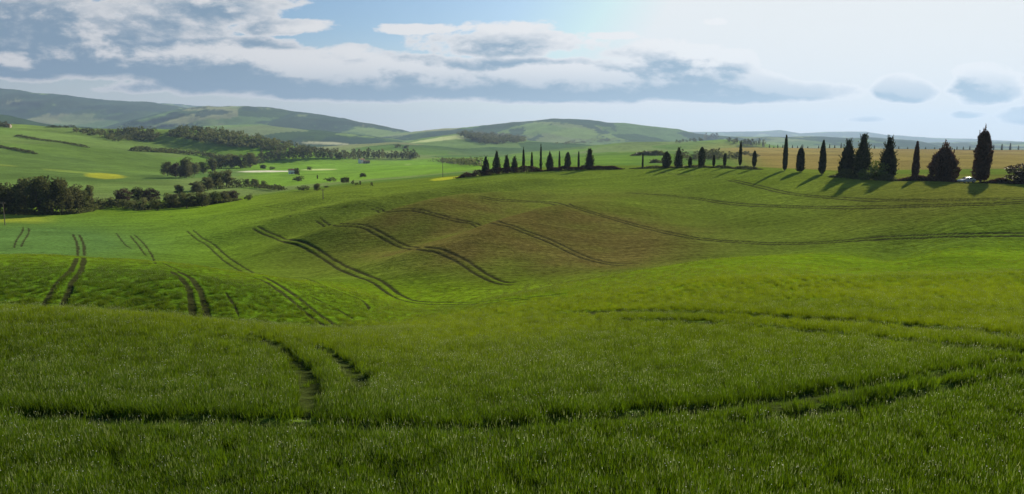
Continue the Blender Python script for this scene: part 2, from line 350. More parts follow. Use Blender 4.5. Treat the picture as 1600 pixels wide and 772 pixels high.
for mode, hw, pl in TR:
    sp_ = smooth_poly(pl, 8)
    w = np.array([hit(a, b) for a, b in sp_])
    # split where the line is hidden behind a fold, then smooth each run along the way
    runs = [[0]]
    for i in range(1, len(w)):
        if abs(math.log(w[i][1] / w[i - 1][1])) < .22: runs[-1].append(i)
        else: runs.append([i])
    for ri, run in enumerate(runs):
        if len(run) < 3: continue
        q = w[run].copy()
        for _ in range(3): q[1:-1] = .25 * q[:-2] + .5 * q[1:-1] + .25 * q[2:]
        seg = np.r_[0, np.cumsum(np.hypot(*np.diff(q, axis=0).T))]
        n = max(4, int(seg[-1] / .22)); s = np.linspace(0, seg[-1], n)
        c = np.c_[np.interp(s, seg, q[:, 0]), np.interp(s, seg, q[:, 1])]
        d = np.gradient(c, axis=0); d /= np.maximum(np.hypot(d[:, 0], d[:, 1]), 1e-6)[:, None]; nr = np.c_[-d[:, 1], d[:, 0]]
        e0 = 1.0 if ri > 0 else .25; e1 = 1.0 if ri < len(runs) - 1 else .25
        hwv = hw * (1 + .25 * fbm(c[:, 0], c[:, 1], 3.0, 2, 31)) * np.clip(s / 3 + e0, 0, 1) * np.clip((seg[-1] - s) / 3 + e1, 0, 1)
        for o in ((-.95, .95) if mode == 'P' else (0,)):
            TRK.append(np.c_[c + nr * (o + .10 * fbm(c[:, 0], c[:, 1] + o * 9, 4.0, 2, 77))[:, None], hwv])

# ---------------------------------------------------------------- ground sheet (one mesh to the horizon)
def seq(parts):
    o = []
    for a, b, n in parts: o += list(np.linspace(a, b, n, endpoint=False))
    return np.array(o + [parts[-1][1]])
if QUICK:
    us = seq([(-1.7, -.85, 30), (-.85, .85, 560), (.85, 1.7, 30)])
    Ls = seq([(math.log(2.5), math.log(14), 40), (math.log(14), math.log(450), 620), (math.log(450), math.log(2500), 200), (math.log(2500), math.log(18000), 180)])
else:
    us = seq([(-1.7, -.83, 40), (-.83, .83, 900), (.83, 1.7, 40)])
    Ls = seq([(math.log(2.5), math.log(14), 60), (math.log(14), math.log(450), 1050), (math.log(450), math.log(2500), 330), (math.log(2500), math.log(18000), 250)])
GUU, GLL = np.meshgrid(us, Ls)
nR, nC = GUU.shape
YY = np.exp(GLL); XX = GUU * YY
ZZ = ground(GUU, GLL)
TD = np.full((nR, nC), 9.0)     # distance to the nearest wheel track, in half widths
TDm = np.full((nR, nC), 9.0)    # the same in metres, measured from its edge
for tr in TRK:
    for (x0, y0, hw) in tr:
        R = 1.3; L0 = math.log(y0); u0 = x0 / y0
        i0, i1 = np.searchsorted(Ls, (L0 - R / y0, L0 + R / y0)); j0, j1 = np.searchsorted(us, (u0 - R / y0, u0 + R / y0))
        if i1 <= i0 or j1 <= j0: continue
        dd = np.hypot(XX[i0:i1, j0:j1] - x0, YY[i0:i1, j0:j1] - y0)
        TD[i0:i1, j0:j1] = np.minimum(TD[i0:i1, j0:j1], dd / max(hw, .03))
        TDm[i0:i1, j0:j1] = np.minimum(TDm[i0:i1, j0:j1], dd - hw)
GRO = 1 - sstep(.75, 1.5, TD)
CAN = .34 * sstep(35, 90, YY) * (YY < 420) * 1.0     # the mesh turns from soil into the closed top of the crop
ZZ = ZZ - GRO * .12
# ---- land colours (what grows there, with some backlight, shade and flare painted in)
XP = 800 + GUU * 1100 * cp
def blob(cx, Yc, rx, rl): return np.exp(-((XP - cx) / rx) ** 2 - ((GLL - math.log(Yc)) / rl) ** 2)
col = np.zeros((nR, nC, 3)); col[:] = (.070, .118, .006)
def lay(w, c):
    global col
    col = col * (1 - w[..., None]) + np.array(c) * w[..., None]
n1 = fbm(XX, YY, 40, 4, 3); n2 = fbm(XX, YY, 9, 3, 4)
lay(np.clip(.5 + n1, 0, 1) * .35, (.062, .100, .012))
lay(.6 * sstep(math.log(118), math.log(150), GLL + .05 * n1) * sstep(300, 480, XP), (.066, .084, .013))
lay(sstep(math.log(44), math.log(70), GLL) * sstep(math.log(132), math.log(118), GLL) * sstep(250, 520, XP) * .9, (.092, .152, .005))  # backlit brightness of the near rim painted into the ground
br = np.clip(blob(930, 152, 190, .28) + blob(740, 165, 130, .2) + .9 * blob(800, 190, 200, .25) + .6 * blob(640, 180, 130, .2), 0, 1) * np.clip(.75 + .6 * n1 + .3 * n2, 0, 1)
lay(.8 * br, (.074, .053, .017))
lay(.45 * sstep(1150, 1500, XP) * sstep(4.9, 5.1, GLL) * (GLL < 5.75), (.084, .066, .016))  # lens-flare brown painted into the right-hand ground
lay(np.clip(blob(60, 225, 190, .28) * 1.2, 0, .85), (.050, .098, .026))                       # darker field in the hollow
lay(.9 * np.clip(1.3 * blob(170, 84, 400, .17), 0, 1), (.050, .100, .006))  # second slope painted darker, as shade of a face turned from the sun
lay(sstep(250, 190, XP + 25 * n1) * sstep(math.log(285), math.log(300), GLL + .02 * n2) * sstep(math.log(345), math.log(325), GLL) * sstep(110, 40, XP) * .6, (.19, .21, .02))  # flowering strip
Yw = YY
# field patchwork further off: cells with one crop each
def cells(X, Y, s, seed):
    wx = X / s + .5 * fbm(X, Y, s * 2.2, 2, seed + 5); wy = Y / (s * 1.35) + .5 * fbm(X, Y, s * 2.5, 2, seed + 6)
    bi, bj = np.floor(wx), np.floor(wy); best = np.full(X.shape, 9.0); idv = np.zeros(X.shape)
    for di in (-1, 0, 1):
        for dj in (-1, 0, 1):
            ci, cj = bi + di, bj + dj
            px_ = ci + .15 + .7 * _hash(ci, cj, seed); py_ = cj + .15 + .7 * _hash(ci, cj, seed + 1)
            dd = np.abs(wx - px_) * .8 + np.abs(wy - py_); b = dd < best
            best = np.where(b, dd, best); idv = np.where(b, _hash(ci, cj, seed + 2), idv)
    return idv
far = YY > 380
rows = np.nonzero(far.any(1))[0]; r0 = rows[0]
Xf, Yf, Gf, XPf = XX[r0:], YY[r0:], GLL[r0:], XP[r0:]
def pal(idv, P_):
    P_ = np.array(P_); k = np.clip((idv * len(P_)).astype(int), 0, len(P_) - 1); return P_[k]
cellA = pal(cells(Xf, Yf, 190, 50), [(.070, .125, .022), (.085, .150, .022), (.060, .110, .026), (.095, .150, .030), (.075, .120, .035), (.100, .140, .040)])
cellB = pal(cells(Xf, Yf, 300, 70), [(.085, .135, .045), (.060, .105, .036), (.098, .130, .055), (.040, .075, .028), (.100, .150, .045), (.125, .140, .070), (.030, .055, .024)])
kB = sstep(math.log(1600), math.log(2300), Gf)[..., None]
cf = cellA * .82 * (1 - kB) + cellB * .75 * kB
# woods on the far hills; cloud shadow and haze blue painted into them
wn = fbm(Xf, Yf * .5, 420, 8, 21, .68); wd = sstep(-.03, .05, wn + .10 * sstep(3500, 6000, Yf) - .03) * sstep(math.log(2400), math.log(3600), Gf)
wd = np.clip(wd, 0, 1)[..., None]
cf = cf * (1 - wd * .9) + np.array((.016, .030, .022)) * wd * .9
kk = sstep(math.log(380), math.log(450), Gf)[..., None]
# near behind the row on the right the ground is one pale olive field
tan_ = (sstep(1120, 1230, XPf + 60 * (Gf - 6)) * sstep(math.log(285), math.log(310), Gf) * sstep(math.log(1900), math.log(1500), Gf))[..., None]
kk2 = np.maximum(kk, tan_)
sub = col[r0:] * (1 - kk) + cf * kk
nt = fbm(Xf, Yf * .4, 60, 4, 9)[..., None]; nt3 = fbm(Xf * .35, Yf, 110, 4, 19)[..., None]
tcol = np.array((.130, .100, .028)) * (1 + .22 * nt) * (1 + np.array((.25, .35, .3)) * nt3)
sub = sub * (1 - tan_) + tcol * tan_
strip = (blob(1180, 330, 260, .13)[r0:] * .9)[..., None]; sub = sub * (1 - strip) + np.array((.13, .19, .03)) * strip
pl_ = (sstep(360, 420, XPf) * sstep(800, 740, XPf) * sstep(math.log(500), math.log(540), Gf) * sstep(math.log(1450), math.log(1300), Gf) * .8)[..., None]
sub = sub * (1 - pl_) + np.array((.082, .155, .014)) * (1 + .25 * nt) * pl_
lh = (sstep(330, 250, XPf) * sstep(math.log(440), math.log(520), Gf) * sstep(math.log(1700), math.log(1450), Gf) * .75)[..., None]
band = fbm(Xf * .25, Yf, 90, 3, 14)[..., None]
sub = sub * (1 - lh) + (np.array((.062, .098, .021)) * (1 + .55 * band)) * lh
col[r0:] = sub
def px_patch(poly_x, poly_y, c, w=1.0, soft=3.0):
    """tint the ground that lies inside a small lens-shaped area, given by photo centre and half sizes"""
    x, y = poly_x[0], poly_y[0]; X0, Y0 = hit(x, y); _, Ya = hit(x, y + poly_y[1]); _, Yb = hit(x, y - poly_y[1])
    la, lb = math.log(Ya), math.log(max(Yb, Ya * 1.02)); lc = (la + lb) / 2; rl = max((lb - la) / 2, .004)
    e = np.sqrt(((XP - x) / poly_x[1]) ** 2 + ((GLL - lc) / rl) ** 2) + .25 * n2
    lay(w * sstep(1.25, .8, e), c)
px_patch((172, 30), (275.5, 4), (.22, .22, .015), .75)
px_patch((120, 40), (269, 1.5), (.15, .19, .03), .4)
px_patch((12, 26), (259, 1.3), (.16, .19, .03), .4)
px_patch((697, 22), (279, 2), (.30, .30, .02), .5)
px_patch((425, 42), (268, 1.1), (.46, .44, .34), .95)
px_patch((505, 26), (265, 1.2), (.30, .33, .14), .8)
px_patch((640, 6), (257, 1.2), (.16, .20, .06), .4)
px_patch((520, 40), (224, 2), (.24, .24, .15), .7)
px_patch((700, 60), (216, 3), (.24, .26, .13), .6)
trk = (GRO * (.35 + .65 * sstep(.1, .3, GRO)))
lay(np.clip(trk * 1.1, 0, .94), (.022, .022, .009))
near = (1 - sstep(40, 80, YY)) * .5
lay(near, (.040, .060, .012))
def grid_mesh(name, X, Y, Z):
    r, c = X.shape; me = bpy.data.meshes.new(name)
    me.vertices.add(r * c); me.vertices.foreach_set('co', np.stack([X, Y, Z], -1).astype(np.float32).ravel())
    i = (np.arange(r - 1)[:, None] * c + np.arange(c - 1)[None]).ravel()
    q = np.stack([i, i + 1, i + c + 1, i + c], -1).astype(np.int32)
    me.loops.add(q.size); me.loops.foreach_set('vertex_index', q.ravel())
    me.polygons.add(len(q)); me.polygons.foreach_set('loop_start', np.arange(0, q.size, 4, dtype=np.int32)); me.polygons.foreach_set('loop_total', np.full(len(q), 4, np.int32))
    me.polygons.foreach_set('use_smooth', np.ones(len(q), bool)); me.update(); return me
gm = grid_mesh('ground', XX, YY, ZZ)
ca = gm.color_attributes.new('land', 'FLOAT_COLOR', 'POINT')
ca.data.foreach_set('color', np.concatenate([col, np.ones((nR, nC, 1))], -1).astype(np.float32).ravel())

def new_mat(name):
    m = bpy.data.materials.new(name); m.use_nodes = True; t = m.node_tree
    for nd in list(t.nodes): t.nodes.remove(nd)
    return m, NT(t)
gmat, G = new_mat('ground')
at = G.n('ShaderNodeAttribute', attribute_name='land')
ge = G.n('ShaderNodeNewGeometry'); pos = ge.outputs['Position']
f1 = G.noise(pos, .9, 4, .65); f2 = G.noise(pos, .06, 5, .6); f3 = G.noise(pos, .011, 5, .6)
mp = G.n('ShaderNodeMapping'); mp.inputs['Rotation'].default_value = (0, 0, math.radians(45)); mp.inputs['Scale'].default_value = (.05, 1.6, .3); G.l(pos, mp.inputs['Vector'])
fd = G.noise(mp.outputs[0], 1.0, 3, .6)          # drill rows
mp2 = G.n('ShaderNodeMapping'); mp2.inputs['Rotation'].default_value = (0, 0, math.radians(45)); mp2.inputs['Scale'].default_value = (.012, .28, .1); G.l(pos, mp2.inputs['Vector'])
fd2 = G.noise(mp2.outputs[0], 1.0, 3, .6)
k0 = G.m('MULTIPLY', G.m('ADD', .45, G.m('MULTIPLY', fd, 1.1)), G.m('ADD', .72, G.m('MULTIPLY', fd2, .56)))
k = G.m('MULTIPLY', G.m('MULTIPLY', k0, G.m('ADD', .05, G.m('MULTIPLY', f1, 1.9))), G.m('MULTIPLY', G.m('ADD', .6, G.m('MULTIPLY', f2, .8)), G.m('ADD', .6, G.m('MULTIPLY', f3, .8))))
k_unused = G.m('MULTIPLY', G.m('ADD', .45, G.m('MULTIPLY', f1, 1.1)), G.m('MULTIPLY', G.m('ADD', .6, G.m('MULTIPLY', f2, .8)), G.m('ADD', .6, G.m('MULTIPLY', f3, .8))))
gv = G.n('ShaderNodeVectorMath', operation='SCALE'); G.l(at.outputs['Color'], gv.inputs[0]); G.l(k, gv.inputs['Scale'])
bs = G.n('ShaderNodeBsdfPrincipled'); G.l(gv.outputs[0], bs.inputs['Base Color']); bs.inputs['Roughness'].default_value = 1; bs.inputs['Specular IOR Level'].default_value = 0
bs.inputs['Sheen Weight'].default_value = .55; bs.inputs['Sheen Roughness'].default_value = .45
tv = G.n('ShaderNodeVectorMath', operation='SCALE'); G.l(gv.outputs[0], tv.inputs[0]); tv.inputs['Scale'].default_value = 4.0; G.l(tv.outputs[0], bs.inputs['Sheen Tint'])   # downy crop: brighter where seen at a glancing angle
bp = G.n('ShaderNodeBump'); bp.inputs['Strength'].default_value = .8; bp.inputs['Distance'].default_value = .5
G.l(G.m('ADD', G.m('MULTIPLY', G.m('ADD', f1, G.m('MULTIPLY', fd, .5)), .8), G.m('MULTIPLY', G.noise(pos, 3.1, 2, .6), .35)), bp.inputs['Height']); G.l(bp.outputs[0], bs.inputs['Normal'])
go_ = G.n('ShaderNodeOutputMaterial'); G.l(bs.outputs[0], go_.inputs[0])
gm.materials.append(gmat)
gob = bpy.data.objects.new('ground', gm); C.objects.link(gob); gob['kind'] = 'structure'

# ---------------------------------------------------------------- helpers for things
def tag(o, label=None, cat=None, group=None, kind=None):
    if label: o['label'] = label
    if cat: o['category'] = cat
    if group: o['group'] = group
    if kind: o['kind'] = kind
    return o
def empty(name, loc, rz=0.0):
    o = bpy.data.objects.new(name, None); o.empty_display_size = .5; C.objects.link(o); o.location = loc; o.rotation_euler = (0, 0, rz); return o
def link(name, me, parent=None):
    o = bpy.data.objects.new(name, me); C.objects.link(o)
    if parent is not None: o.parent = parent
    return o
def quads_mesh(name, V, mats, tint=None, smooth=False, idx=None):
    """V: (n, 4, 3) quads"""
    n = len(V); me = bpy.data.meshes.new(name)
    me.vertices.add(n * 4); me.vertices.foreach_set('co', V.astype(np.float32).ravel())
    me.loops.add(n * 4); me.loops.foreach_set('vertex_index', np.arange(n * 4, dtype=np.int32))
    me.polygons.add(n); me.polygons.foreach_set('loop_start', np.arange(0, n * 4, 4, dtype=np.int32)); me.polygons.foreach_set('loop_total', np.full(n, 4, np.int32))
    for m in mats: me.materials.append(m)
    if tint is not None:
        a = me.attributes.new('tint', 'FLOAT', 'POINT'); a.data.foreach_set('value', np.repeat(tint, 4).astype(np.float32))
    me.update(); return me
def plant_mat(name, ca_, cb_, trans=.35, cc=None):
    m, N = new_mat(name)
    a = N.n('ShaderNodeAttribute', attribute_name='tint'); oi = N.n('ShaderNodeObjectInfo')
    c = N.mix(a.outputs['Fac'], ca_, cb_)
    g_ = N.n('ShaderNodeNewGeometry')
    k_ = N.m('ADD', .70, N.m('MULTIPLY', oi.outputs['Random'], .6))
    vs = N.n('ShaderNodeVectorMath', operation='SCALE'); N.l(c, vs.inputs[0]); N.l(k_, vs.inputs['Scale'])
    d = N.n('ShaderNodeBsdfPrincipled'); N.l(vs.outputs[0], d.inputs['Base Color']); d.inputs['Roughness'].default_value = .6; d.inputs['Specular IOR Level'].default_value = .10
    t = N.n('ShaderNodeBsdfTranslucent')
    if cc: N.l(N.mix(1.0, vs.outputs[0], cc, 'MULTIPLY'), t.inputs[0])
    else: N.l(vs.outputs[0], t.inputs[0])
    mx = N.n('ShaderNodeMixShader'); mx.inputs[0].default_value = trans; N.l(d.outputs[0], mx.inputs[1]); N.l(t.outputs[0], mx.inputs[2])
    o = N.n('ShaderNodeOutputMaterial'); N.l(mx.outputs[0], o.inputs[0]); return m
def solid(name, c, rough=.8, spec=.3, metal=0.0, ns=3.0, amp=.3):
    m, N = new_mat(name); g_ = N.n('ShaderNodeTexCoord')
    f = N.m('ADD', 1 - amp / 2, N.m('MULTIPLY', N.noise(g_.outputs['Object'], ns, 4), amp))
    rgb = N.n('ShaderNodeRGB'); rgb.outputs[0].default_value = c + (1,)
    vs = N.n('ShaderNodeVectorMath', operation='SCALE'); N.l(rgb.outputs[0], vs.inputs[0]); N.l(f, vs.inputs['Scale'])
    d = N.n('ShaderNodeBsdfPrincipled'); N.l(vs.outputs[0], d.inputs['Base Color']); d.inputs['Roughness'].default_value = rough
    d.inputs['Specular IOR Level'].default_value = spec; d.inputs['Metallic'].default_value = metal
    o = N.n('ShaderNodeOutputMaterial'); N.l(d.outputs[0], o.inputs[0]); return m

# ---------------------------------------------------------------- the crop: single stems near the camera, looser tufts further off
M_wheat = plant_mat('wheat', (.040, .096, .005), (.112, .185, .009), .50, (1.3, 1.2, .45, 1))
def field_tone(m):              # foreground shade and backlit rim painted in; brown marks thin growth and lens flare
    N = NT(m.node_tree); mixn = next(n for n in m.node_tree.nodes if n.type == 'MIX' and n.data_type == 'RGBA' and n.outputs[2].links and n.outputs[2].links[0].to_node.type == 'VECT_MATH')
    to = mixn.outputs[2].links[0].to_socket
    ar = N.n('ShaderNodeAttribute', attribute_name='backlit_tone', attribute_type='INSTANCER'); ad = N.n('ShaderNodeAttribute', attribute_name='dry_flare', attribute_type='INSTANCER')
    a_ = mixn.inputs[0].links[0].from_socket
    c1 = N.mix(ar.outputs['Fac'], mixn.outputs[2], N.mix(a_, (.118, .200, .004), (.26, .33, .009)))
    c2 = N.mix(ad.outputs['Fac'], c1, N.mix(a_, (.070, .060, .020), (.125, .100, .035))); N.l(c2, to)
field_tone(M_wheat)
M_ear = plant_mat('wheat_ear', (.12, .17, .03), (.30, .34, .12), .35)
M_blossom = plant_mat('blossom', (.6, .6, .5), (.8, .8, .7), .3)
def blade_strip(base, az, h, w, lean, curve, seg=3):
    """one leaf blade as seg quads"""
    d = np.array([math.cos(az), math.sin(az), 0]); sdir = np.array([-math.sin(az), math.cos(az), 0])
    p = []
    for i in range(seg + 1):
        f = i / seg; out = lean * f + curve * f * f; up = h * (f - .28 * curve * f ** 3 / max(h, .1))
        ww = w * (1 - f) ** .7 * .5 + .0012
        c = base + d * out + np.array([0, 0, up]); p.append((c - sdir * ww, c + sdir * ww))
    return [np.array([p[i][0], p[i][1], p[i + 1][1], p[i + 1][0]]) for i in range(seg)]
def clump(name, R, n, h0, h1, w, seg, ears, wind=.12, flowers=0):
    Q, T_, I_ = [], [], []
    for i in range(n):
        a = random.uniform(0, 2 * math.pi); r = R * math.sqrt(random.random()); b = np.array([r * math.cos(a), r * math.sin(a), 0.0])
        h = random.uniform(h0, h1)
        for k_ in range(random.choice((2, 3))):
            az = random.uniform(0, 2 * math.pi); q = blade_strip(b, az, h * random.uniform(.6, 1.0), w * random.uniform(.7, 1.3), random.uniform(.0, .10), random.uniform(.02, .30) * h, seg)
            t_ = min(1, max(0, random.gauss(.45, .25))); Q += q; T_ += [t_] * len(q); I_ += [0] * len(q)
        if random.random() < ears:
            top = b + np.array([random.uniform(-.05, .05), random.uniform(-.05, .05), h]); az = random.uniform(0, math.pi); e = np.array([math.cos(az), math.sin(az), 0]) * w * .45
            hh = np.array([random.uniform(-.03, .03), random.uniform(-.03, .03), .09])
            Q.append(np.array([top - e, top + e, top + e * .5 + hh, top - e * .5 + hh])); T_.append(random.random()); I_.append(1)
    for i in range(flowers):
        a = random.uniform(0, 6.28); r = R * random.random(); c = np.array([r * math.cos(a), r * math.sin(a), h1 * random.uniform(.9, 1.1)]); s_ = .012
        for ax in ((1, 0, 0), (0, 1, 0)):
            e = np.array(ax) * s_; Q.append(np.array([c - e, c - [0, 0, s_], c + e, c + [0, 0, s_]])); T_.append(random.random()); I_.append(2)
    me = quads_mesh(name, np.array(Q), [M_wheat, M_ear, M_blossom], np.array(T_))
    me.polygons.foreach_set('material_index', np.array(I_, np.int32)); me.update(); return me
src = bpy.data.collections.new('wheat_plants')     # sources of the crop, not in the scene by themselves
for i in range(3): src.objects.link(bpy.data.objects.new('a_wheat_tuft_%d' % i, clump('wheat_tuft', .28, 30, .34, .50, .014, 3, .10, flowers=0)))
src.objects.link(bpy.data.objects.new('b_wheat_tuft', clump('wheat_tuft', .28, 30, .36, .56, .014, 3, .3, flowers=2)))
for i in range(2): src.objects.link(bpy.data.objects.new('c_wheat_tuft_%d' % i, clump('wheat_tuft', .5, 42, .16, .28, .026, 2, .08)))
def sampler(tab, X, Y):
    r = np.interp(np.log(Y), Ls, np.arange(nR)); c = np.interp(X / Y, us, np.arange(nC))
    r0_ = np.clip(r.astype(int), 0, nR - 2); c0 = np.clip(c.astype(int), 0, nC - 2); fr, fc = r - r0_, c - c0
    return tab[r0_, c0] * (1 - fr) * (1 - fc) + tab[r0_ + 1, c0] * fr * (1 - fc) + tab[r0_, c0 + 1] * (1 - fr) * fc + tab[r0_ + 1, c0 + 1] * fr * fc
def scatter():
    Yb = np.exp(np.linspace(math.log(10), math.log(330), 400)); rho = 17.0 * np.minimum(1, (22 / Yb)) ** 1.15 * (1 - .97 * sstep(88, 150, Yb))
    if QUICK: rho = rho * .5
    dens = rho * Yb * 1.7; cum = np.r_[0, np.cumsum((dens[1:] + dens[:-1]) / 2 * np.diff(Yb))]; N_ = int(cum[-1])
    Y = np.interp(RNG.random(N_) * cum[-1], cum, Yb); X = (RNG.random(N_) * 1.7 - .85) * Y
    z = sampler(ZZ, X, Y); td = sampler(TDm, X, Y)
    far_ = RNG.random(N_) < sstep(58, 95, Y)
    ok = td > np.where(far_, .34, .06) + np.where(far_, .15, .12) * RNG.random(N_)
    inside = (~ok) & (~far_) & (RNG.random(N_) < .22); ok |= inside
    # nothing grows on the road and behind the hilltop
    xp = 800 + X / Y * 1100 * cp
    lim = np.interp(xp, [0, 231, 387, 544, 700, 845, 1000, 1100, 1184, 1228, 1300, 1400, 1530, 1600], [330, 330, 330, 330, 325, 330, 318, 296, 272, 255, 229, 202, 184, 179])
    ok &= Y < lim
    X, Y, z, far_, inside = X[ok], Y[ok], z[ok], far_[ok], inside[ok]; n = len(X); xpp = 800 + X / Y * 1100 * cp; LY = np.log(Y)
    def bl(cx, Yc, rx, rl): return np.exp(-((xpp - cx) / rx) ** 2 - ((LY - math.log(Yc)) / rl) ** 2)
    nz = fbm(X, Y, 14, 3, 61)
    dry_flare = np.clip((bl(900, 150, 170, .28) + bl(740, 165, 130, .2) + .8 * bl(840, 190, 150, .25)) * (1 + .5 * nz), 0, 1) * .85
    dry_flare = np.maximum(dry_flare, .42 * sstep(1150, 1500, xpp) * sstep(128, 145, Y))  # lens-flare brown painted into the crop at right
    backlit = sstep(20, 62, Y) * (1 - sstep(125, 150, Y)) * (1 - .9 * np.clip(1.4 * bl(170, 84, 420, .2), 0, 1)) + .45 * sstep(150, 230, Y)  # paints the backlit rim yellow, leaves foreground and shaded slope dark
    backlit = np.clip(backlit * (1 + .5 * nz) + .12 * nz, 0, 1) * (1 - dry_flare)
    patch = fbm(X, Y, 6, 3, 41); pn = fbm(X, Y, 1.6, 2, 43)
    s = (1 + .16 * patch + .22 * pn) * RNG.uniform(.82, 1.18, n)
    s = np.where(inside, s * RNG.uniform(.3, .6, n), s)
    s = np.where(far_, s * np.interp(Y, [80, 110, 170, 330], [1, .9, .72, 1.0]), s)
    idx = np.where(far_, 4 + RNG.integers(0, 2, n), np.where(RNG.random(n) < .12, 3, RNG.integers(0, 3, n)))
    z = z - np.where(far_, .10, .03)
    me = bpy.data.meshes.new('wheat'); me.vertices.add(n); me.vertices.foreach_set('co', np.c_[X, Y, z].astype(np.float32).ravel())
    for nm, ty, val in (('dry_flare', 'FLOAT', dry_flare), ('backlit_tone', 'FLOAT', backlit), ('sz', 'FLOAT', s), ('rz', 'FLOAT', RNG.uniform(0, 6.283, n)), ('pick', 'INT', idx)):
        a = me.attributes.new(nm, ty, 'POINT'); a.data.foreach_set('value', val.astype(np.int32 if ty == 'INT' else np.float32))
    o = link('wheat', me); tag(o, kind='stuff')
    ng = bpy.data.node_groups.new('crop', 'GeometryNodeTree')
    ng.interface.new_socket('Geometry', in_out='INPUT', socket_type='NodeSocketGeometry'); ng.interface.new_socket('Geometry', in_out='OUTPUT', socket_type='NodeSocketGeometry')
    N = NT(ng); gi = N.n('NodeGroupInput'); gout = N.n('NodeGroupOutput'); iop = N.n('GeometryNodeInstanceOnPoints'); ci = N.n('GeometryNodeCollectionInfo')
    ci.inputs['Collection'].default_value = src; ci.inputs['Separate Children'].default_value = True; ci.inputs['Reset Children'].default_value = True
    def att(nm, ty):
        q = N.n('GeometryNodeInputNamedAttribute', data_type=ty); q.inputs['Name'].default_value = nm; return q.outputs['Attribute']
    m2p = N.n('GeometryNodeMeshToPoints'); N.l(gi.outputs[0], m2p.inputs['Mesh']); N.l(m2p.outputs[0], iop.inputs['Points'])
    N.l(ci.outputs[0], iop.inputs['Instance']); iop.inputs['Pick Instance'].default_value = True
    N.l(att('pick', 'INT'), iop.inputs['Instance Index']); N.l(att('sz', 'FLOAT'), iop.inputs['Scale'])
    rv = N.n('ShaderNodeCombineXYZ'); N.l(att('rz', 'FLOAT'), rv.inputs[2]); N.l(rv.outputs[0], iop.inputs['Rotation'])
    N.l(iop.outputs[0], gout.inputs[0])
    md = o.modifiers.new('crop', 'NODES'); md.node_group = ng
    print('wheat points', n); return o
scatter()

# ---------------------------------------------------------------- trees
M_bark = solid('bark', (.085, .06, .042), ns=6)
M_cyp = plant_mat('cypress_foliage', (.022, .034, .012), (.085, .095, .028), .3)
M_cypr = plant_mat('flare_red_foliage', (.060, .034, .022), (.15, .078, .045), .35)  # cypress foliage with lens-flare red painted in, also used on hedges
M_oak = plant_mat('oak_foliage', (.055, .070, .022), (.150, .160, .045), .48)
M_olive = plant_mat('olive_foliage', (.080, .092, .034), (.200, .200, .068), .5)
M_bright = plant_mat('young_foliage', (.075, .115, .020), (.14, .17, .03), .40)
M_red = plant_mat('russet_and_flare_foliage', (.060, .040, .028), (.10, .070, .04), .25)
M_far = plant_mat('wood_foliage', (.045, .064, .024), (.140, .150, .050), .45)
def rvec(n):
    q = RNG.normal(size=(n, 3)); return q / np.linalg.norm(q, axis=1)[:, None]
def leaf_quads(Pt, out, size, up=.4, asp=1.6):
    """a quad per point; long axis leans along `out` mixed with random"""
    n = len(Pt); a = out + .7 * rvec(n); a[:, 2] += up; a /= np.linalg.norm(a, axis=1)[:, None]
    b = np.cross(a, rvec(n)); b /= np.linalg.norm(b, axis=1)[:, None]
    s_ = size * RNG.uniform(.6, 1.4, n)[:, None]; a = a * s_ * asp; b = b * s_
    return np.stack([Pt - a * .5, Pt + b * .5 - a * .05, Pt + a * .6, Pt - b * .5 + a * .05], 1)
def tube(pts_, rad, n=7):
    Q = []; rings = []
    for (p, r) in zip(pts_, rad): rings.append([np.array(p) + r * np.array([math.cos(2 * math.pi * k / n), math.sin(2 * math.pi * k / n), 0]) for k in range(n)])
    for i in range(len(rings) - 1):
        for k in range(n): Q.append(np.array([rings[i][k], rings[i][(k + 1) % n], rings[i + 1][(k + 1) % n], rings[i + 1][k]]))
    return Q
def cyp_crown(kind, n=2200, seed=0):
    """unit crown: height 1 (from .0), half-width 1 at the widest; scaled on placing"""
    global RNG
    RNG = np.random.default_rng(100 + seed)
    prof = {'spire': ([0, .05, .2, .45, .7, .88, 1], [.45, .8, 1, .92, .66, .34, .02]),
            'blunt': ([0, .06, .25, .6, .85, .96, 1], [.5, .85, 1, .95, .72, .45, .2]),
            'cone': ([0, .07, .2, .4, .65, .85, 1], [.55, .9, 1, .86, .58, .28, .02]),
            'spiky': ([0, .06, .2, .42, .65, .82, 1], [.6, .9, 1, .84, .55, .30, .02]),
            'broad': ([0, .08, .25, .5, .72, .88, 1], [.68, .92, 1, .95, .74, .45, .15]),
            'egg': ([0, .1, .35, .6, .8, .93, 1], [.3, .75, 1, .9, .62, .3, .04])}[kind]
    z = RNG.random(n) ** .9; a = RNG.random(n) * 2 * math.pi
    lump = .17 if kind in ('spire', 'blunt') else .2
    pr = np.interp(z, *prof); nz = vnoise(a * 1.3 + 10, z * 9, seed) - .5 + .6 * (vnoise(a * 3.1 + 30, z * 22, seed + 3) - .5)
    edge = pr * (1 + 1.6 * lump * nz); r = edge * (1 - .45 * RNG.random(n) ** 2)
    Pt = np.c_[r * np.cos(a), r * np.sin(a), z]; return Pt, a, z, pr
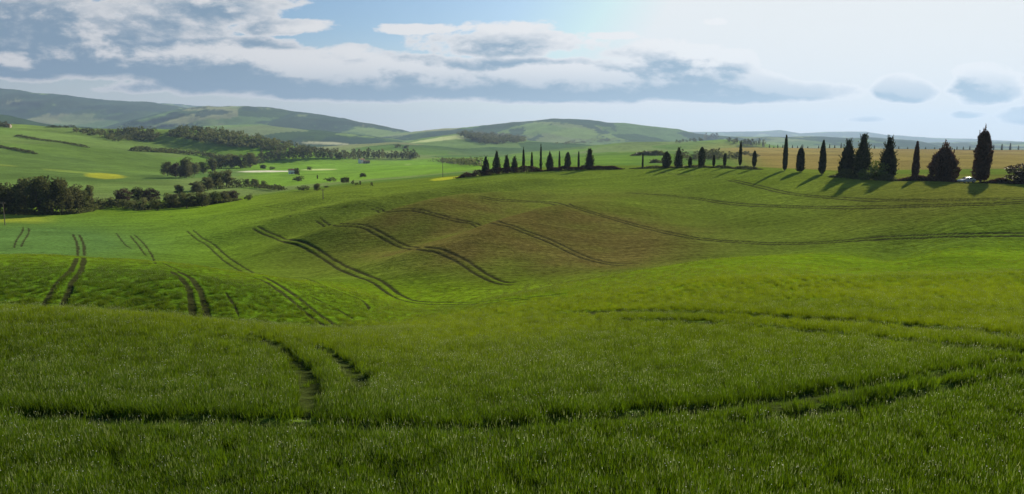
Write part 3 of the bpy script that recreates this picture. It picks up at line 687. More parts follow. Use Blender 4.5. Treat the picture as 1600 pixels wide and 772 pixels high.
def make_cyp(kind, H, Wd, n=2200, seed=0, mat=None, z0=.04):
    """crown and trunk meshes in metres: height H, full width Wd"""
    Pt, a, z, pr = cyp_crown(kind, n, seed); hw = Wd / 2
    Pm = Pt * (hw, hw, H * ((.93 if kind in ('blunt', 'broad') else 1) - z0)); Pm[:, 2] += H * z0
    out = np.c_[np.cos(a), np.sin(a), np.full(len(a), 1.1 if kind in ('spire', 'blunt') else .5)]
    ls = .30 if kind in ('spire', 'blunt') else .34
    Q = [leaf_quads(Pm, out, ls, .8, 2.0)]; T_ = [np.clip(.3 + .25 * RNG.normal(size=len(a)) + .5 * (vnoise(a * 2, z * 12, seed + 9) - .5), 0, 1)]
    if kind in ('spiky', 'broad', 'cone') or mat is M_cypr or kind == 'blunt':
        nb = {'spiky': 170, 'broad': 170, 'cone': 50, 'blunt': 50, 'spire': 14}.get(kind, 20)
        for i in range(nb):
            zz = RNG.random() ** .8 * .96; aa = RNG.random() * 6.283; rr = np.interp(zz, [0, .2, .5, 1], [.9, 1, .8, .05]) * hw
            L_ = (1.5 if kind == 'broad' else 1.0) * RNG.uniform(.5, 1.5) * (.6 + .05 * H); m_ = 9; f = np.linspace(0, 1, m_)
            el = .35 + .9 * zz + (.5 if kind in ('broad', 'blunt', 'spire') else 0)
            d = np.array([math.cos(aa) * math.cos(el), math.sin(aa) * math.cos(el), math.sin(el)]); b = np.array([math.cos(aa) * rr * .8, math.sin(aa) * rr * .8, H * (z0 + (1 - z0) * zz)])
            pp = b + d * (f[:, None] * L_); Q.append(leaf_quads(pp, np.repeat(d[None], m_, 0), .24, .2, 1.7)); T_.append(RNG.uniform(.1, .8, m_))
        for i in range(7 if kind in ('blunt', 'broad') else 3):       # leader shoots
            sp0 = .45 if kind in ('blunt', 'broad') else .1
            pp = np.array([RNG.uniform(-sp0, sp0) * hw, RNG.uniform(-sp0, sp0) * hw, H * .84]) + np.array([RNG.uniform(-.15, .15), RNG.uniform(-.15, .15), 1]) * np.linspace(0, H * RNG.uniform(.06, .17), 16)[:, None]
            Q.append(leaf_quads(pp, np.repeat(np.array([[0, 0, 1.]]), 16, 0), .26, .5, 1.6)); T_.append(RNG.uniform(.1, .6, 16))
    # dense inside
    k = 10; rings = []
    zs = np.linspace(.03, .93, 9)
    kp = .85 * np.interp(zs, *({'spire': ([0, .2, .7, 1], [.6, .75, .45, 0]), 'blunt': ([0, .2, .8, 1], [.6, .75, .5, .1])}.get(kind, ([0, .2, .6, 1], [.55, .68, .38, 0])))) * hw
    core = tube([(0, 0, H * (z0 + (1 - z0) * q)) for q in zs], kp, k)
    Q.append(np.array(core)); T_.append(np.full(len(core), .15))
    me = quads_mesh('crown', np.concatenate(Q), [mat or M_cyp], np.concatenate(T_))
    tr = quads_mesh('trunk', np.array(tube([(0, 0, -.5), (0, 0, H * .1), (0, 0, H * .55)], (.045 * Wd + .12, .035 * Wd + .1, .05), 8)), [M_bark])
    return me, tr
def make_round(H, Wd, n, seed, mat, low=.15, lobes=10, tall=False, lf=None):
    global RNG
    RNG = np.random.default_rng(500 + seed); hw = Wd / 2; Q, T_, TQ_ = [], [], []
    TQ_ += tube([(0, 0, -.5), (0, 0, H * .18), (RNG.uniform(-.1, .1) * hw, 0, H * .6)], (.03 * H, .022 * H, .006 * H), 7)
    cs = []
    for i in range(lobes):
        zf = low + .12 + (1 - low - .22) * (i + .5) / lobes; a = i * 2.4 + RNG.uniform(-.5, .5)
        rad = math.sqrt(max(0, 1 - ((zf - (low + .42)) / .62) ** 2)) * .62 * RNG.uniform(.5, 1.1)
        c = np.array([math.cos(a) * rad * hw, math.sin(a) * rad * hw, H * zf]); s_ = RNG.uniform(.30, .50) * hw * (1 if not tall else .8); cs.append((c, s_))
        TQ_ += tube([(0, 0, H * .2), tuple(c * (.5, .5, .7)), tuple(c)], (.012 * H, .008 * H, .003 * H), 5)
    cs.append((np.array([0, 0, H * (low + .45)]), hw * .5))
    per = n // len(cs)
    for (c, s_) in cs:
        d = rvec(per); r = RNG.random(per) ** .45; nz = 1 + .35 * (vnoise(d[:, 0] * 3 + 5, d[:, 1] * 3 + d[:, 2] * 2 + seed, seed) - .5)
        p = c + d * (s_ * r * nz)[:, None] * (1, 1, .85); p[:, 2] = np.clip(p[:, 2], H * low * .6, H * 1.02)
        Q.append(leaf_quads(p, d, lf or .022 * H + .16, .1, 1.3)); T_.append(np.clip(RNG.normal(.4, .18, per) + RNG.uniform(-.2, .2), 0, 1))
    me = quads_mesh('crown', np.concatenate(Q), [mat], np.concatenate(T_)); tr = quads_mesh('trunk', np.array(TQ_), [M_bark]); return me, tr
def place_tree(name, meshes, X, Y, z, scale, rz, label, cat, group=None, parts=True, first={}):
    """a thing at its base; copies share their mesh data"""
    root = empty(name, (X, Y, z), rz); root.scale = scale
    for nm, me in zip(('crown', 'trunk'), meshes):
        key = (nm, me.name)
        if key in first: c = first[key].copy(); C.objects.link(c); c.parent = root
        else: c = link(nm, me, root); first[key] = c
    tag(root, label, cat, group); return root
def place_one(name, me, X, Y, z, scale, rz, label, cat, group=None, first={}):
    if me.name in first: o = first[me.name].copy(); C.objects.link(o)
    else: o = link(name, me); first[me.name] = o
    o.location = (X, Y, z); o.scale = scale; o.rotation_euler = (0, 0, rz); tag(o, label, cat, group); return o

RIDGE = [(760, 352), (845, 347), (930, 337), (1000, 327), (1100, 303), (1184, 281), (1228, 265), (1300, 238), (1400, 210), (1530, 191), (1600, 186)]
def ridgeY(x): return float(np.interp(x, [a for a, b in RIDGE], [b for a, b in RIDGE]))
# x, top y, base y, width px, kind, flare red, label
ROW = [
 (1226, 210, 268, 10.5, 'spire', 0, 'tall slender dark cypress standing alone at the left end of the big ridge group'),
 (1250, 228, 270, 15, 'blunt', 0, 'shorter blunt-topped cypress, second from the left of the big ridge group'),
 (1284, 218, 271, 14, 'spire', 0, 'pointed cypress with a bulge low on its right, left of the two shaggy ones'),
 (1323, 219, 273, 30, 'spiky', 0, 'shaggy cypress with spiky boughs, left one of the touching dark pair'),
 (1346, 208, 273, 27, 'spiky', 0, 'tallest shaggy cypress with spiky tip, right one of the touching dark pair'),
 (1386, 214, 274, 27, 'spiky', 0, 'spiky dark cypress behind the bright green bush on the ridge'),
 (1429, 220, 278, 14, 'spire', 1, 'smooth narrow flare-reddened cypress left of the widest bushy cypress'),
 (1473, 224, 280, 46, 'broad', 1, 'very wide bushy flare-reddened cypress with many upright tips'),
 (1532, 198, 281, 29, 'blunt', 1, 'tallest flare-reddened cypress with ragged forked top behind the pale car'),
 (1004, 240, 259, 3.6, 'spire', 0, 'thin little cypress standing alone left of two rounded cypresses in mid picture'),
 (1041, 236, 259, 18, 'egg', 0, 'rounded squat cypress, left of the two beside the thin lone one'),
 (1060, 230, 259, 16, 'cone', 0, 'conical ragged cypress close to the right of the rounded squat one'),
 (1078, 244, 260, 8, 'egg', 0, 'small greenish conifer between two broad dark cypresses'),
 (1096, 229, 260, 15, 'egg', 0, 'broad dark cypress just right of the small greenish conifer'),
 (1115, 242, 261, 6, 'egg', 0, 'small drop-shaped cypress on a bare trunk right of a broad dark cypress'),
 (1132, 239, 261, 7, 'egg', 0, 'slim low cypress with short trunk, left of the tall spire by the green hill'),
 (1156, 220, 262, 8.5, 'spire', 0, 'tall spire cypress in front of the small green wooded hill'),
 (1178, 235, 263, 9.5, 'egg', 0, 'drop-shaped cypress with a side twig, last before the gap left of the big ridge group'),
 (759, 244, 266, 15, 'cone', 0, 'leftmost dark conifer of the dense clump at the end of the hilltop bank'),
 (776, 236, 267, 17, 'cone', 0, 'tallest dark conifer of the dense clump on the hilltop bank'),
 (792, 242, 267, 13, 'cone', 0, 'middle dark conifer in the dense clump, right of its tallest one'),
 (804, 244, 267, 13, 'cone', 0, 'blunt dark conifer closing the dense clump on its right'),
 (818, 231, 266, 6.5, 'blunt', 0, 'parallel-sided tall cypress first to the right of the dense clump'),
 (831, 237, 266, 6.5, 'spire', 0, 'slim cypress between the parallel-sided one and the thinnest tallest one'),
 (845, 226, 265, 4.6, 'blunt', 0, 'thinnest and tallest pillar cypress of the left hilltop row'),
 (859, 238, 266, 13, 'broad', 0, 'stout dark conifer right beside the thinnest tallest pillar cypress'),
 (874, 236, 265, 5, 'spire', 0, 'thin cypress between the stout conifer and the diamond-shaped one'),
 (887, 237, 264, 13, 'egg', 0, 'diamond-shaped dark cypress in the left hilltop row'),
 (904, 236, 264, 5, 'spire', 0, 'thin cypress between the diamond-shaped one and the shaggy last one'),
 (921, 232, 265, 15, 'spiky', 0, 'shaggy conifer, last on the right of the left hilltop row'),
]
for i, (x, ty, by, w, kind, red, lab) in enumerate(ROW):
    Yr = ridgeY(x) + (2 if x > 1200 else 1); X, Y, z, yy = spot(x, Yr)
    H = max(3.0, CAMZ + float(px_t(ty)) * Y - z); Wd = w * Y / 1100
    bare = .16 if x in (1115, 1132, 1178, 1156) else .04
    Wd = max(Wd * .55, Wd - .9)
    me, tr = make_cyp(kind, (H - .4) * (.95 if kind == 'broad' else 1), Wd, 3200 if x > 1200 else 1100, i, M_cypr if red else M_cyp, bare)
    if i == 8 or x == 1284:     # forked top / bulge
        pass
    place_tree('cypress_tree', (me, tr), X, Y, z, (1, 1, 1), 0, lab, 'cypress', 'cypresses along the hilltop road')
    print('cyp', x, 'base y', round(yy, 1), 'want', by, 'H', round(H, 1), 'W', round(Wd, 1))

PR = {}
def proto(kind):
    if kind in PR: return PR[kind]
    mats = {'oak': M_oak, 'olive': M_olive, 'bright': M_bright, 'red': M_red, 'far': M_far}
    k, v_ = kind[:-1], int(kind[-1])
    if k.startswith('bush'): m = {'bushd': M_oak, 'bushl': M_bright, 'busho': M_olive}[k]; r = make_round(3, 4.4, 700, v_ + 40 + len(k) * 7 + (k == 'bushl') * 3, m, .0, 7)
    elif k.startswith('mini'): m = {'minid': M_far, 'minio': M_olive}[k]; r = make_round(10, 9, 420, v_ + 80, m, .0, 6, False, .62)
    else: r = make_round(12, 10, 3200, v_ + ord(k[0]), mats[k], .02, 14)
    PR[kind] = r; return r
HD = {'bush': (3, 4.4), 'mini': (10, 9)}
def stand(name, kind, x, ty, by, w, label, cat, group=None, Y=None, parts=True):
    if Y is None: X, Yh = hit(x, by, 150)
    else: X, Yh, _, _ = spot(x, Y)
    z = float(gz(X, Yh)[0]); H = max(.8, CAMZ + float(px_t(ty)) * Yh - z); Wd = w * Yh / 1100
    if not kind.startswith(('mini', 'bush')): Wd *= 1.22
    h0, w0 = HD.get(kind[:4], (12, 10)); s = (Wd / w0, Wd / w0, H / h0)
    rz = random.uniform(0, 6.28)
    if parts: return place_tree(name, proto(kind), X, Yh, z - .1, s, rz, label, cat, group)
    return place_one(name, proto(kind)[0], X, Yh, z - .1, s, rz, label, cat, group)

# bushes on the ridge
stand('bush', 'bushl1', 1368, 252, 277, 40, 'bright green sunlit bush below the spiky cypresses on the ridge', 'bush', Y=ridgeY(1368) - 3)
stand('bush', 'bushl2', 1350, 264, 278, 26, 'low yellowish green bush left of the bright sunlit bush on the ridge', 'bush', Y=ridgeY(1350) - 4)
stand('tree', 'red1', 1597, 255, 284, 42, 'rounded flare-reddened tree cut by the right edge of the picture', 'tree', Y=ridgeY(1597))  # its foliage colour carries the red of the lens flare

# ---------------------------------------------------------------- hedges and scrub along the hilltop road
def strip_mesh(name, path, h, w, mat, seed, n, leaf=.4):
    """leafy bank along world points (x, y, z)"""
    rg = np.random.default_rng(seed); p = np.array(path, float); s = np.r_[0, np.cumsum(np.hypot(*np.diff(p[:, :2], axis=0).T))]
    q = rg.random(n) * s[-1]; c = np.stack([np.interp(q, s, p[:, i]) for i in range(3)], 1)
    hh = h * (.45 + .9 * vnoise(q / 3.3, q * 0, seed)) * np.clip(np.minimum(q, s[-1] - q) / 4, .25, 1)
    f = rg.random(n) ** .7; off = rg.normal(size=(n, 2)) * w * .32 * (1 - .5 * f[:, None]); Pt = np.c_[c[:, :2] + off, c[:, 2] - .1 + hh * f]
    return quads_mesh(name, leaf_quads(Pt, np.c_[off, np.full(n, .6)], leaf, .3, 1.3), [mat], np.clip(rg.normal(.35, .2, n), 0, 1))
def ridge_path(x0, x1, off, n=30):
    return [spot(x, ridgeY(x) + off)[:3] for x in np.linspace(x0, x1, n)]
def hedge(x0, x1, off, h, w, mat, seed, n, label, leaf=.4, path=None):
    P0 = path or ridge_path(x0, x1, off); o0 = P0[len(P0) // 2]
    o = link('hedge', strip_mesh('hedge', [(a - o0[0], b - o0[1], c - o0[2]) for a, b, c in P0], h, w, mat, seed, n, leaf)); o.location = o0
    return tag(o, label, 'hedge', 'hedges and rough banks along the hilltop road')
hedge(716, 850, -1, 2.6, 4.0, M_cypr, 1, 5200, 'dark ragged hedge bank under the left hilltop row of cypresses')
hedge(852, 972, -1, 2.0, 3.0, M_cypr, 2, 4200, 'low dark hedge running right from under the diamond-shaped cypress')
hedge(985, 1190, 1, 1.0, 2.0, M_oak, 3, 3600, 'thin dark grassy hedge line under the middle cypresses')
hedge(1300, 1400, -2, 2.2, 3.2, M_oak, 4, 4500, 'dark green rough hedge under the spiky cypress pair and bright bush')
hedge(1400, 1500, -1, 1.6, 2.4, M_cypr, 5, 3600, 'flare-reddened rough hedge between the bright bush and the pale car')
hedge(1536, 1680, -1, 1.5, 2.4, M_cypr, 6, 3600, 'flare-reddened rough hedge right of the pale car running out of the picture')

# ---------------------------------------------------------------- pale car on the hilltop road
def box(V, Fc, x0, x1, y0, y1, z0, z1):
    b = len(V); V += [(x, y, z) for z in (z0, z1) for y in (y0, y1) for x in (x0, x1)]
    Fc += [(b, b + 2, b + 3, b + 1), (b + 4, b + 5, b + 7, b + 6), (b, b + 1, b + 5, b + 4), (b + 2, b + 6, b + 7, b + 3), (b, b + 4, b + 6, b + 2), (b + 1, b + 3, b + 7, b + 5)]
def pmesh(name, V, Fc, mat, bevel=0.0, parent=None):
    me = bpy.data.meshes.new(name); me.from_pydata([tuple(map(float, q)) for q in V], [], Fc); me.materials.append(mat); me.update()
    o = link(name, me, parent)
    if bevel:
        md = o.modifiers.new('bevel', 'BEVEL'); md.width = bevel; md.segments = 3
        for p in me.polygons: p.use_smooth = True
    return o
def extrude(profile, y0, y1, taper=0.0):
    n = len(profile); V = [(x, y0 + (taper if z > .95 else 0), z) for x, z in profile] + [(x, y1 - (taper if z > .95 else 0), z) for x, z in profile]
    Fc = [tuple(range(n)), tuple(reversed(range(n, 2 * n)))] + [(i, i + n, (i + 1) % n + n, (i + 1) % n) for i in range(n)]
    return V, Fc
M_paint = solid('silver_paint', (.55, .55, .58), .25, .5, .4, 1, .03); M_glass = solid('car_glass', (.03, .035, .04), .06, .6, 0, 1, .02)
M_tyre = solid('rubber', (.02, .02, .02), .8); M_rim = solid('rim', (.45, .45, .47), .3, .5, .7); M_lamp = solid('headlight_glass', (.7, .7, .72), .15, .6); M_tail = solid('tail_lamp', (.35, .02, .02), .3, .5)
def car(X, Y, z, rz, label):
    r = empty('parked_car', (X, Y, z), rz); tag(r, label, 'car')
    V, Fc = extrude([(-2.15, .35), (-2.2, .72), (-1.95, .88), (-1.15, .98), (-.35, 1.44), (.9, 1.48), (1.75, 1.05), (2.1, .95), (2.15, .4), (1.75, .3), (-1.75, .3)], -.86, .86, .12); pmesh('body', V, Fc, M_paint, .05, r)
    for y in (-.80, .745):
        V, Fc = extrude([(-.92, 1.02), (-.3, 1.38), (.8, 1.41), (1.35, 1.05)], y, y + .055); pmesh('side_window', V, Fc, M_glass, 0, r)
    V = [(-1.19, -.64, 1.03), (-1.19, .64, 1.03), (-.42, .6, 1.46), (-.42, -.6, 1.46)]; pmesh('windscreen', V, [(0, 1, 2, 3)], M_glass, 0, r)
    V = [(1.72, -.62, 1.1), (1.72, .62, 1.1), (.98, .6, 1.48), (.98, -.6, 1.48)]; pmesh('rear_window', V, [(3, 2, 1, 0)], M_glass, 0, r)
    for x in (-1.35, 1.35):
        for y in (-.84, .84):
            wv, wf = [], []; n = 20
            for rr, yy in ((.34, -.1), (.34, .1)): wv += [(x + rr * math.cos(2 * math.pi * k / n), y + yy, .33 + rr * math.sin(2 * math.pi * k / n)) for k in range(n)]
            wf = [tuple(range(n)), tuple(reversed(range(n, 2 * n)))] + [(k, (k + 1) % n, n + (k + 1) % n, n + k) for k in range(n)]
            w = pmesh('wheel', wv, wf, M_tyre, 0, r)
            s_ = 1 if y > 0 else -1; rv = [(x + .2 * math.cos(2 * math.pi * k / n), y + s_ * .108, .33 + .2 * math.sin(2 * math.pi * k / n)) for k in range(n)]
            pmesh('rim', rv, [tuple(range(n))], M_rim, 0, w)
    for y in (-.7, .5): V, Fc = [], []; box(V, Fc, -2.2, -2.06, y, y + .2, .68, .8); pmesh('headlight', V, Fc, M_lamp, .02, r)
    for y in (-.8, .62): V, Fc = [], []; box(V, Fc, 2.06, 2.15, y, y + .18, .8, .95); pmesh('tail_light', V, Fc, M_tail, .02, r)
cX, cY, cz, _ = spot(1510, ridgeY(1510) - 3.0)
car(cX, cY, cz + .05, .18, 'pale silver parked car on the hilltop road beside the tallest flare-reddened cypress')

# ---------------------------------------------------------------- poles
M_wood = solid('weathered_wood', (.16, .13, .10), .9, .2, 0, 4, .4); M_steel = solid('galvanised', (.3, .3, .3), .5)
def pole(x, ty, by, label, arm=True, Y=None):
    X, Yh = hit(x, by, 60) if Y is None else spot(x, Y)[:2]
    z = float(gz(X, Yh)[0]); H = max(4, CAMZ + float(px_t(ty)) * Yh - z); r = empty('utility_pole', (X, Yh, z)); tag(r, label, 'pole', 'poles in the fields')
    link('post', quads_mesh('post', np.array(tube([(0, 0, -.4), (0, 0, H)], (.16, .11), 10)), [M_wood]), r)
    if arm:
        V, Fc = [], []; box(V, Fc, -.9, .9, -.06, .06, H - .5, H - .36); a = pmesh('crossarm', V, Fc, M_wood, 0, r)
        for k in (-.8, 0, .8): pmesh('insulator', *(lambda V, Fc: (box(V, Fc, k - .05, k + .05, -.05, .05, H - .36, H - .18), (V, Fc))[1])([], []), M_steel, 0, a)
pole(692, 246, 277, 'tall pole by the left end of the dark hilltop hedge')
pole(505, 297, 311, 'short pole standing at the edge of the valley field')
pole(8, 316, 352, 'pole at the left edge beside the yellow strip')

# ---------------------------------------------------------------- houses
M_wall = solid('pale_render', (.80, .77, .72), .9); M_stone = solid('stone_wall', (.36, .30, .24), .9); M_roof = solid('clay_tiles', (.24, .12, .075), .9); M_dark = solid('dark_pane', (.03, .03, .035), .6, .1); M_door = solid('brown_door', (.10, .06, .04), .7)
def house(x, by, L_, D_, H_, rz, label, mat, Y=None):
    X, Yh = hit(x, by, 200) if Y is None else spot(x, Y)[:2]
    z = float(gz(X, Yh)[0]); r = empty('farmhouse', (X, Yh, z), rz); tag(r, label, 'house')
    V, Fc = [], []; box(V, Fc, -L_ / 2, L_ / 2, -D_ / 2, D_ / 2, -1.0, H_)
    b = len(V); V += [(-L_ / 2, 0, H_ + D_ * .22), (L_ / 2, 0, H_ + D_ * .22)]
    Fc += [(4, 6, b), (5, b + 1, 7)]; pmesh('wall', V, Fc, mat, 0, r)
    e = .35; hr = H_ + D_ * .22
    V = [(-L_ / 2 - e, -D_ / 2 - e, H_ - .1), (L_ / 2 + e, -D_ / 2 - e, H_ - .1), (L_ / 2 + e, 0, hr + .12), (-L_ / 2 - e, 0, hr + .12), (-L_ / 2 - e, D_ / 2 + e, H_ - .1), (L_ / 2 + e, D_ / 2 + e, H_ - .1)]
    V += [(a, b_, c + .18) for a, b_, c in V]
    ro = pmesh('roof', V, [(0, 1, 2, 3), (3, 2, 5, 4), (6, 9, 8, 7), (9, 10, 11, 8), (0, 6, 7, 1), (4, 5, 11, 10), (0, 3, 9, 6), (3, 4, 10, 9), (1, 7, 8, 2), (2, 8, 11, 5)], M_roof, 0, r)
    V, Fc = [], []; box(V, Fc, L_ * .2, L_ * .2 + .7, .3, .9, hr - .4, hr + .9); pmesh('chimney', V, Fc, mat, 0, ro)
    for k in range(max(2, int(L_ / 3.2))):
        for zz in (1.0, 3.6):
            if zz + 1.2 < H_:
                xx = -L_ / 2 + 1.2 + k * 3.1; V, Fc = [], []; box(V, Fc, xx, xx + .75, -D_ / 2 - .03, -D_ / 2 + .02, zz, zz + 1.0); pmesh('window', V, Fc, M_dark, 0, r)
    V, Fc = [], []; box(V, Fc, -.5, .6, -D_ / 2 - .05, -D_ / 2 + .02, 0, 2.1); pmesh('door', V, Fc, M_door, 0, r)
house(565, 255, 9, 8, 6, .9, 'small white gabled farmhouse before the tree belt on the valley floor', M_wall)
house(573, 255.5, 11, 7, 3.6, .2, 'low dark-roofed barn to the right of the small white farmhouse', M_stone)
house(456, 272, 7, 6, 4.2, .3, 'tiny white cottage beside trees at the end of the pale track', M_wall)
house(12, 202, 11, 8, 4.5, .1, 'pale pinkish farmhouse among trees on top of the left hill', M_stone, Y=1340)
house(5, 199, 8, 6, 3.5, -.4, 'small farm outbuilding at the far left edge of the left hilltop', M_wall, Y=1360)

# ---------------------------------------------------------------- trees and bushes of the valley
def many(rows, gname):
    for (kind, x, ty, by, w, label) in rows:
        nm = 'bush' if kind.startswith('bush') else 'tree'
        stand(nm, kind, x, ty, by, w, label, nm, gname, parts=w > 11)
many([
 ('oak1', -14, 286, 335, 38, 'dark round tree cut by the left picture edge in the near grove'),
 ('oak2', 8, 284, 334, 34, 'first whole dark tree from the left in the near grove'),
 ('oak3', 26, 291, 333, 28, 'lower dark tree in front, second from the left in the near grove'),
 ('olive1', 42, 278, 334, 36, 'reddish topped tall tree, third from the left in the near grove'),
 ('oak1', 62, 274, 335, 40, 'tallest broad tree in the middle of the near grove'),
 ('oak4', 82, 275, 336, 38, 'tall dark tree right of the tallest in the near grove'),
 ('olive2', 98, 279, 334, 34, 'olive green tall tree right of the middle of the near grove'),
 ('bright1', 111, 303, 332, 15, 'small yellow-green sunlit tree at the foot of the near grove'),
 ('olive3', 118, 289, 331, 28, 'pale olive tree near the right end of the near grove'),
 ('oak2', 130, 296, 330, 22, 'lower dark tree closing the near grove on the right'),
 ('olive1', 141, 288, 323, 14, 'slim grey-green tree standing just right of the near grove'),
 ('bushd1', 157, 309, 323, 22, 'dark bush between the near grove and the russet tree'),
 ('bushd2', 172, 308, 321, 18, 'dark bush left of the russet round tree'),
 ('red1', 193, 294, 323, 27, 'russet round tree in the brush line'),
 ('oak3', 217, 292, 316, 20, 'dark green tree right of the russet round tree'),
 ('red2', 237, 294, 316, 24, 'brownish tree right of the dark green one in the brush line'),
 ('busho1', 206, 311, 325, 20, 'olive bush in front of the russet tree'),
 ('busho2', 224, 309, 327, 24, 'wide olive bush in the front of the brush line'),
 ('bushd3', 246, 309, 329, 24, 'dark bush lowest in the front of the brush line'),
 ('bushl1', 262, 302, 322, 22, 'light green bush in the middle of the brush line'),
 ('oak1', 281, 288, 304, 17, 'lone round tree behind the brush line'),
 ('olive2', 272, 302, 325, 22, 'olive tree low in the brush line right of the light bush'),
 ('oak4', 292, 300, 325, 26, 'dark tree where the brush line is thickest'),
 ('olive3', 308, 283, 303, 24, 'feathery olive tree behind the thickest brush'),
 ('oak2', 316, 300, 323, 26, 'dark rounded tree right of the thickest brush'),
 ('olive1', 324, 276, 298, 20, 'tall olive tree left of the two tallest behind the brush'),
 ('oak3', 338, 267, 296, 26, 'tall broad tree behind the brush, left of a pair'),
 ('olive4', 354, 265, 291, 22, 'tall olive tree behind the brush, right of a pair'),
 ('bright2', 334, 299, 319, 22, 'sunlit green tree in front right of the brush line'),
 ('olive2', 350, 298, 316, 20, 'greyish tree near the right end of the brush line'),
 ('red3', 364, 297, 313, 18, 'brownish squarish bush near the right end of the brush line'),
 ('bushd1', 370, 279, 292, 24, 'dark mound of bushes left of the row of round bushes'),
 ('oak1', 386, 279, 291, 11, 'first small round tree in the row behind the dark bank'),
 ('oak2', 398, 279, 291, 13, 'second small round tree in the row behind the dark bank'),
 ('bushd2', 412, 282, 292, 14, 'third, lower bush in the row behind the dark bank'),
 ('bushd3', 388, 303, 313, 17, 'dark round bush alone at the right end of the brush line'),
 ('oak2', 262, 252, 275, 18, 'left tree of the grove on the green slope'),
 ('red2', 275, 254, 277, 18, 'brownish tree in the grove on the green slope'),
 ('olive3', 291, 246, 278, 22, 'tallest tree of the grove on the green slope'),
 ('red3', 288, 260, 278, 18, 'reddish tree low in front of the grove on the slope'),
 ('olive2', 304, 253, 273, 18, 'olive tree right in the grove on the green slope'),
 ('bright3', 318, 252, 271, 17, 'light green tree at the right end of the grove on the slope'),
 ('olive1', 332, 247, 268, 18, 'olive tree linking the slope grove to the river trees'),
 ('oak3', 346, 243, 264, 22, 'dark river tree left of the pale track'),
 ('olive4', 361, 240, 263, 22, 'olive river tree above the pale track'),
 ('oak4', 376, 241, 263, 20, 'dark river tree above the pale track'),
 ('olive2', 391, 238, 262, 20, 'pale tall river tree before the tree belt'),
 ('oak1', 411, 257, 264, 11, 'dark bush on the plain under the tree belt'),
 ('bushd1', 426, 260, 265, 12, 'flat dark bush on the plain right of a round one'),
 ('oak1', 464, 262, 274, 9, 'round tree beside the tiny white cottage'),
 ('bushd2', 466, 275, 283, 25, 'wide dark bush below the tiny white cottage'),
 ('bushd3', 483, 260, 266, 11, 'round bush right of the tiny white cottage'),
 ('bushd1', 474, 290, 298, 24, 'dark ragged bush at the near edge of the plain'),
 ('olive1', 495, 286, 298, 13, 'round tree at the near edge of the plain'),
 ('bushd2', 510, 290, 293, 12, 'small flat bush right of the round tree on the plain'),
 ('bushd1', 516, 277, 284, 23, 'long dark hedge-like bush in the middle of the plain'),
 ('oak2', 535, 277, 286, 6, 'left of three small dark trees on the plain'),
 ('oak3', 539, 276, 286, 5, 'middle of three small dark trees on the plain'),
 ('oak4', 543, 276, 286, 6, 'right of three small dark trees on the plain'),
 ('bushd3', 551, 281, 288, 6, 'small bush right of the three small dark trees'),
 ('oak1', 563, 282, 289, 3.4, 'thin small tree between two bushes on the plain'),
 ('bushd1', 557, 285, 289, 9, 'low bush left of the thin small tree on the plain'),
 ('oak2', 567, 270, 277, 10, 'rounded dark tree alone in the bright green plain'),
 ('bushd2', 581, 284, 291, 6, 'bush furthest right on the near plain'),
 ('oak3', 496, 273, 280, 2.6, 'thin upright tree left of the long hedge-like bush'),
 ('bushd3', 642, 240, 248, 18, 'dark bushes right of the tree belt end'),
 ('bushd1', 621, 225, 231, 13, 'left dark bush on the hillside above the tree belt'),
 ('bushd2', 634, 227, 232, 14, 'right dark bush on the hillside above the tree belt'),
], 'trees and bushes of the valley')
def bank(path_px, h, w, label, seed, mat=M_oak, n=2200, leaf=.6, name='hedge'):
    path = []
    for (x, y) in path_px:
        X, Y = hit(x, y, 150); path.append((X, Y, float(gz(X, Y)[0])))
    o0 = path[0]; o = link(name, strip_mesh(name, [(a - o0[0], b - o0[1], c - o0[2]) for a, b, c in path], h, w, mat, seed, n, leaf)); o.location = o0; return tag(o, label, 'hedge', 'hedgerows in the valley')
bank([(340, 296), (370, 293), (400, 293), (443, 297)], 2.6, 6, 'long dark hedge bank below the row of round bushes', 21)
bank([(222, 329), (250, 326), (300, 323), (350, 317), (372, 313)], 3.0, 6, 'dark undergrowth along the foot of the brush line', 22, n=3500)
bank([(0, 334), (60, 336), (120, 334), (160, 326)], 2.4, 5, 'dark undergrowth along the foot of the near grove', 23, n=3500)
bank([(145, 322), (190, 325), (222, 328)], 3.5, 6, 'dark scrub joining the near grove to the brush line', 24, n=2500)
bank([(206, 236), (240, 238), (280, 240), (320, 244), (352, 252)], 7, 14, 'dark hedge crossing the left hill down to the river trees', 25, n=3000, leaf=1.6)
bank([(25, 213), (60, 219), (100, 224), (137, 231)], 3, 6, 'thin dark hedge slanting down the left hill', 26, n=1600, leaf=1.0)
bank([(-20, 230), (0, 231), (30, 236), (56, 241)], 3, 6, 'thin dark hedge low on the left hill at the picture edge', 27, n=1400, leaf=1.0)
bank([(672, 252), (690, 253), (705, 256), (730, 258), (752, 260)], 7, 12, 'dark hedge behind the pole at the far side of the plain', 28, n=2000, leaf=1.4)
bank([(990, 243.5), (1010, 243), (1036, 243)], 4, 10, 'short dark hedge left behind the thin little cypress', 29, n=1600, leaf=1.2)
bank([(1018, 255), (1035, 254.5)], 2.5, 5, 'small dark bank left of the rounded squat cypress', 30, n=500, leaf=.8)
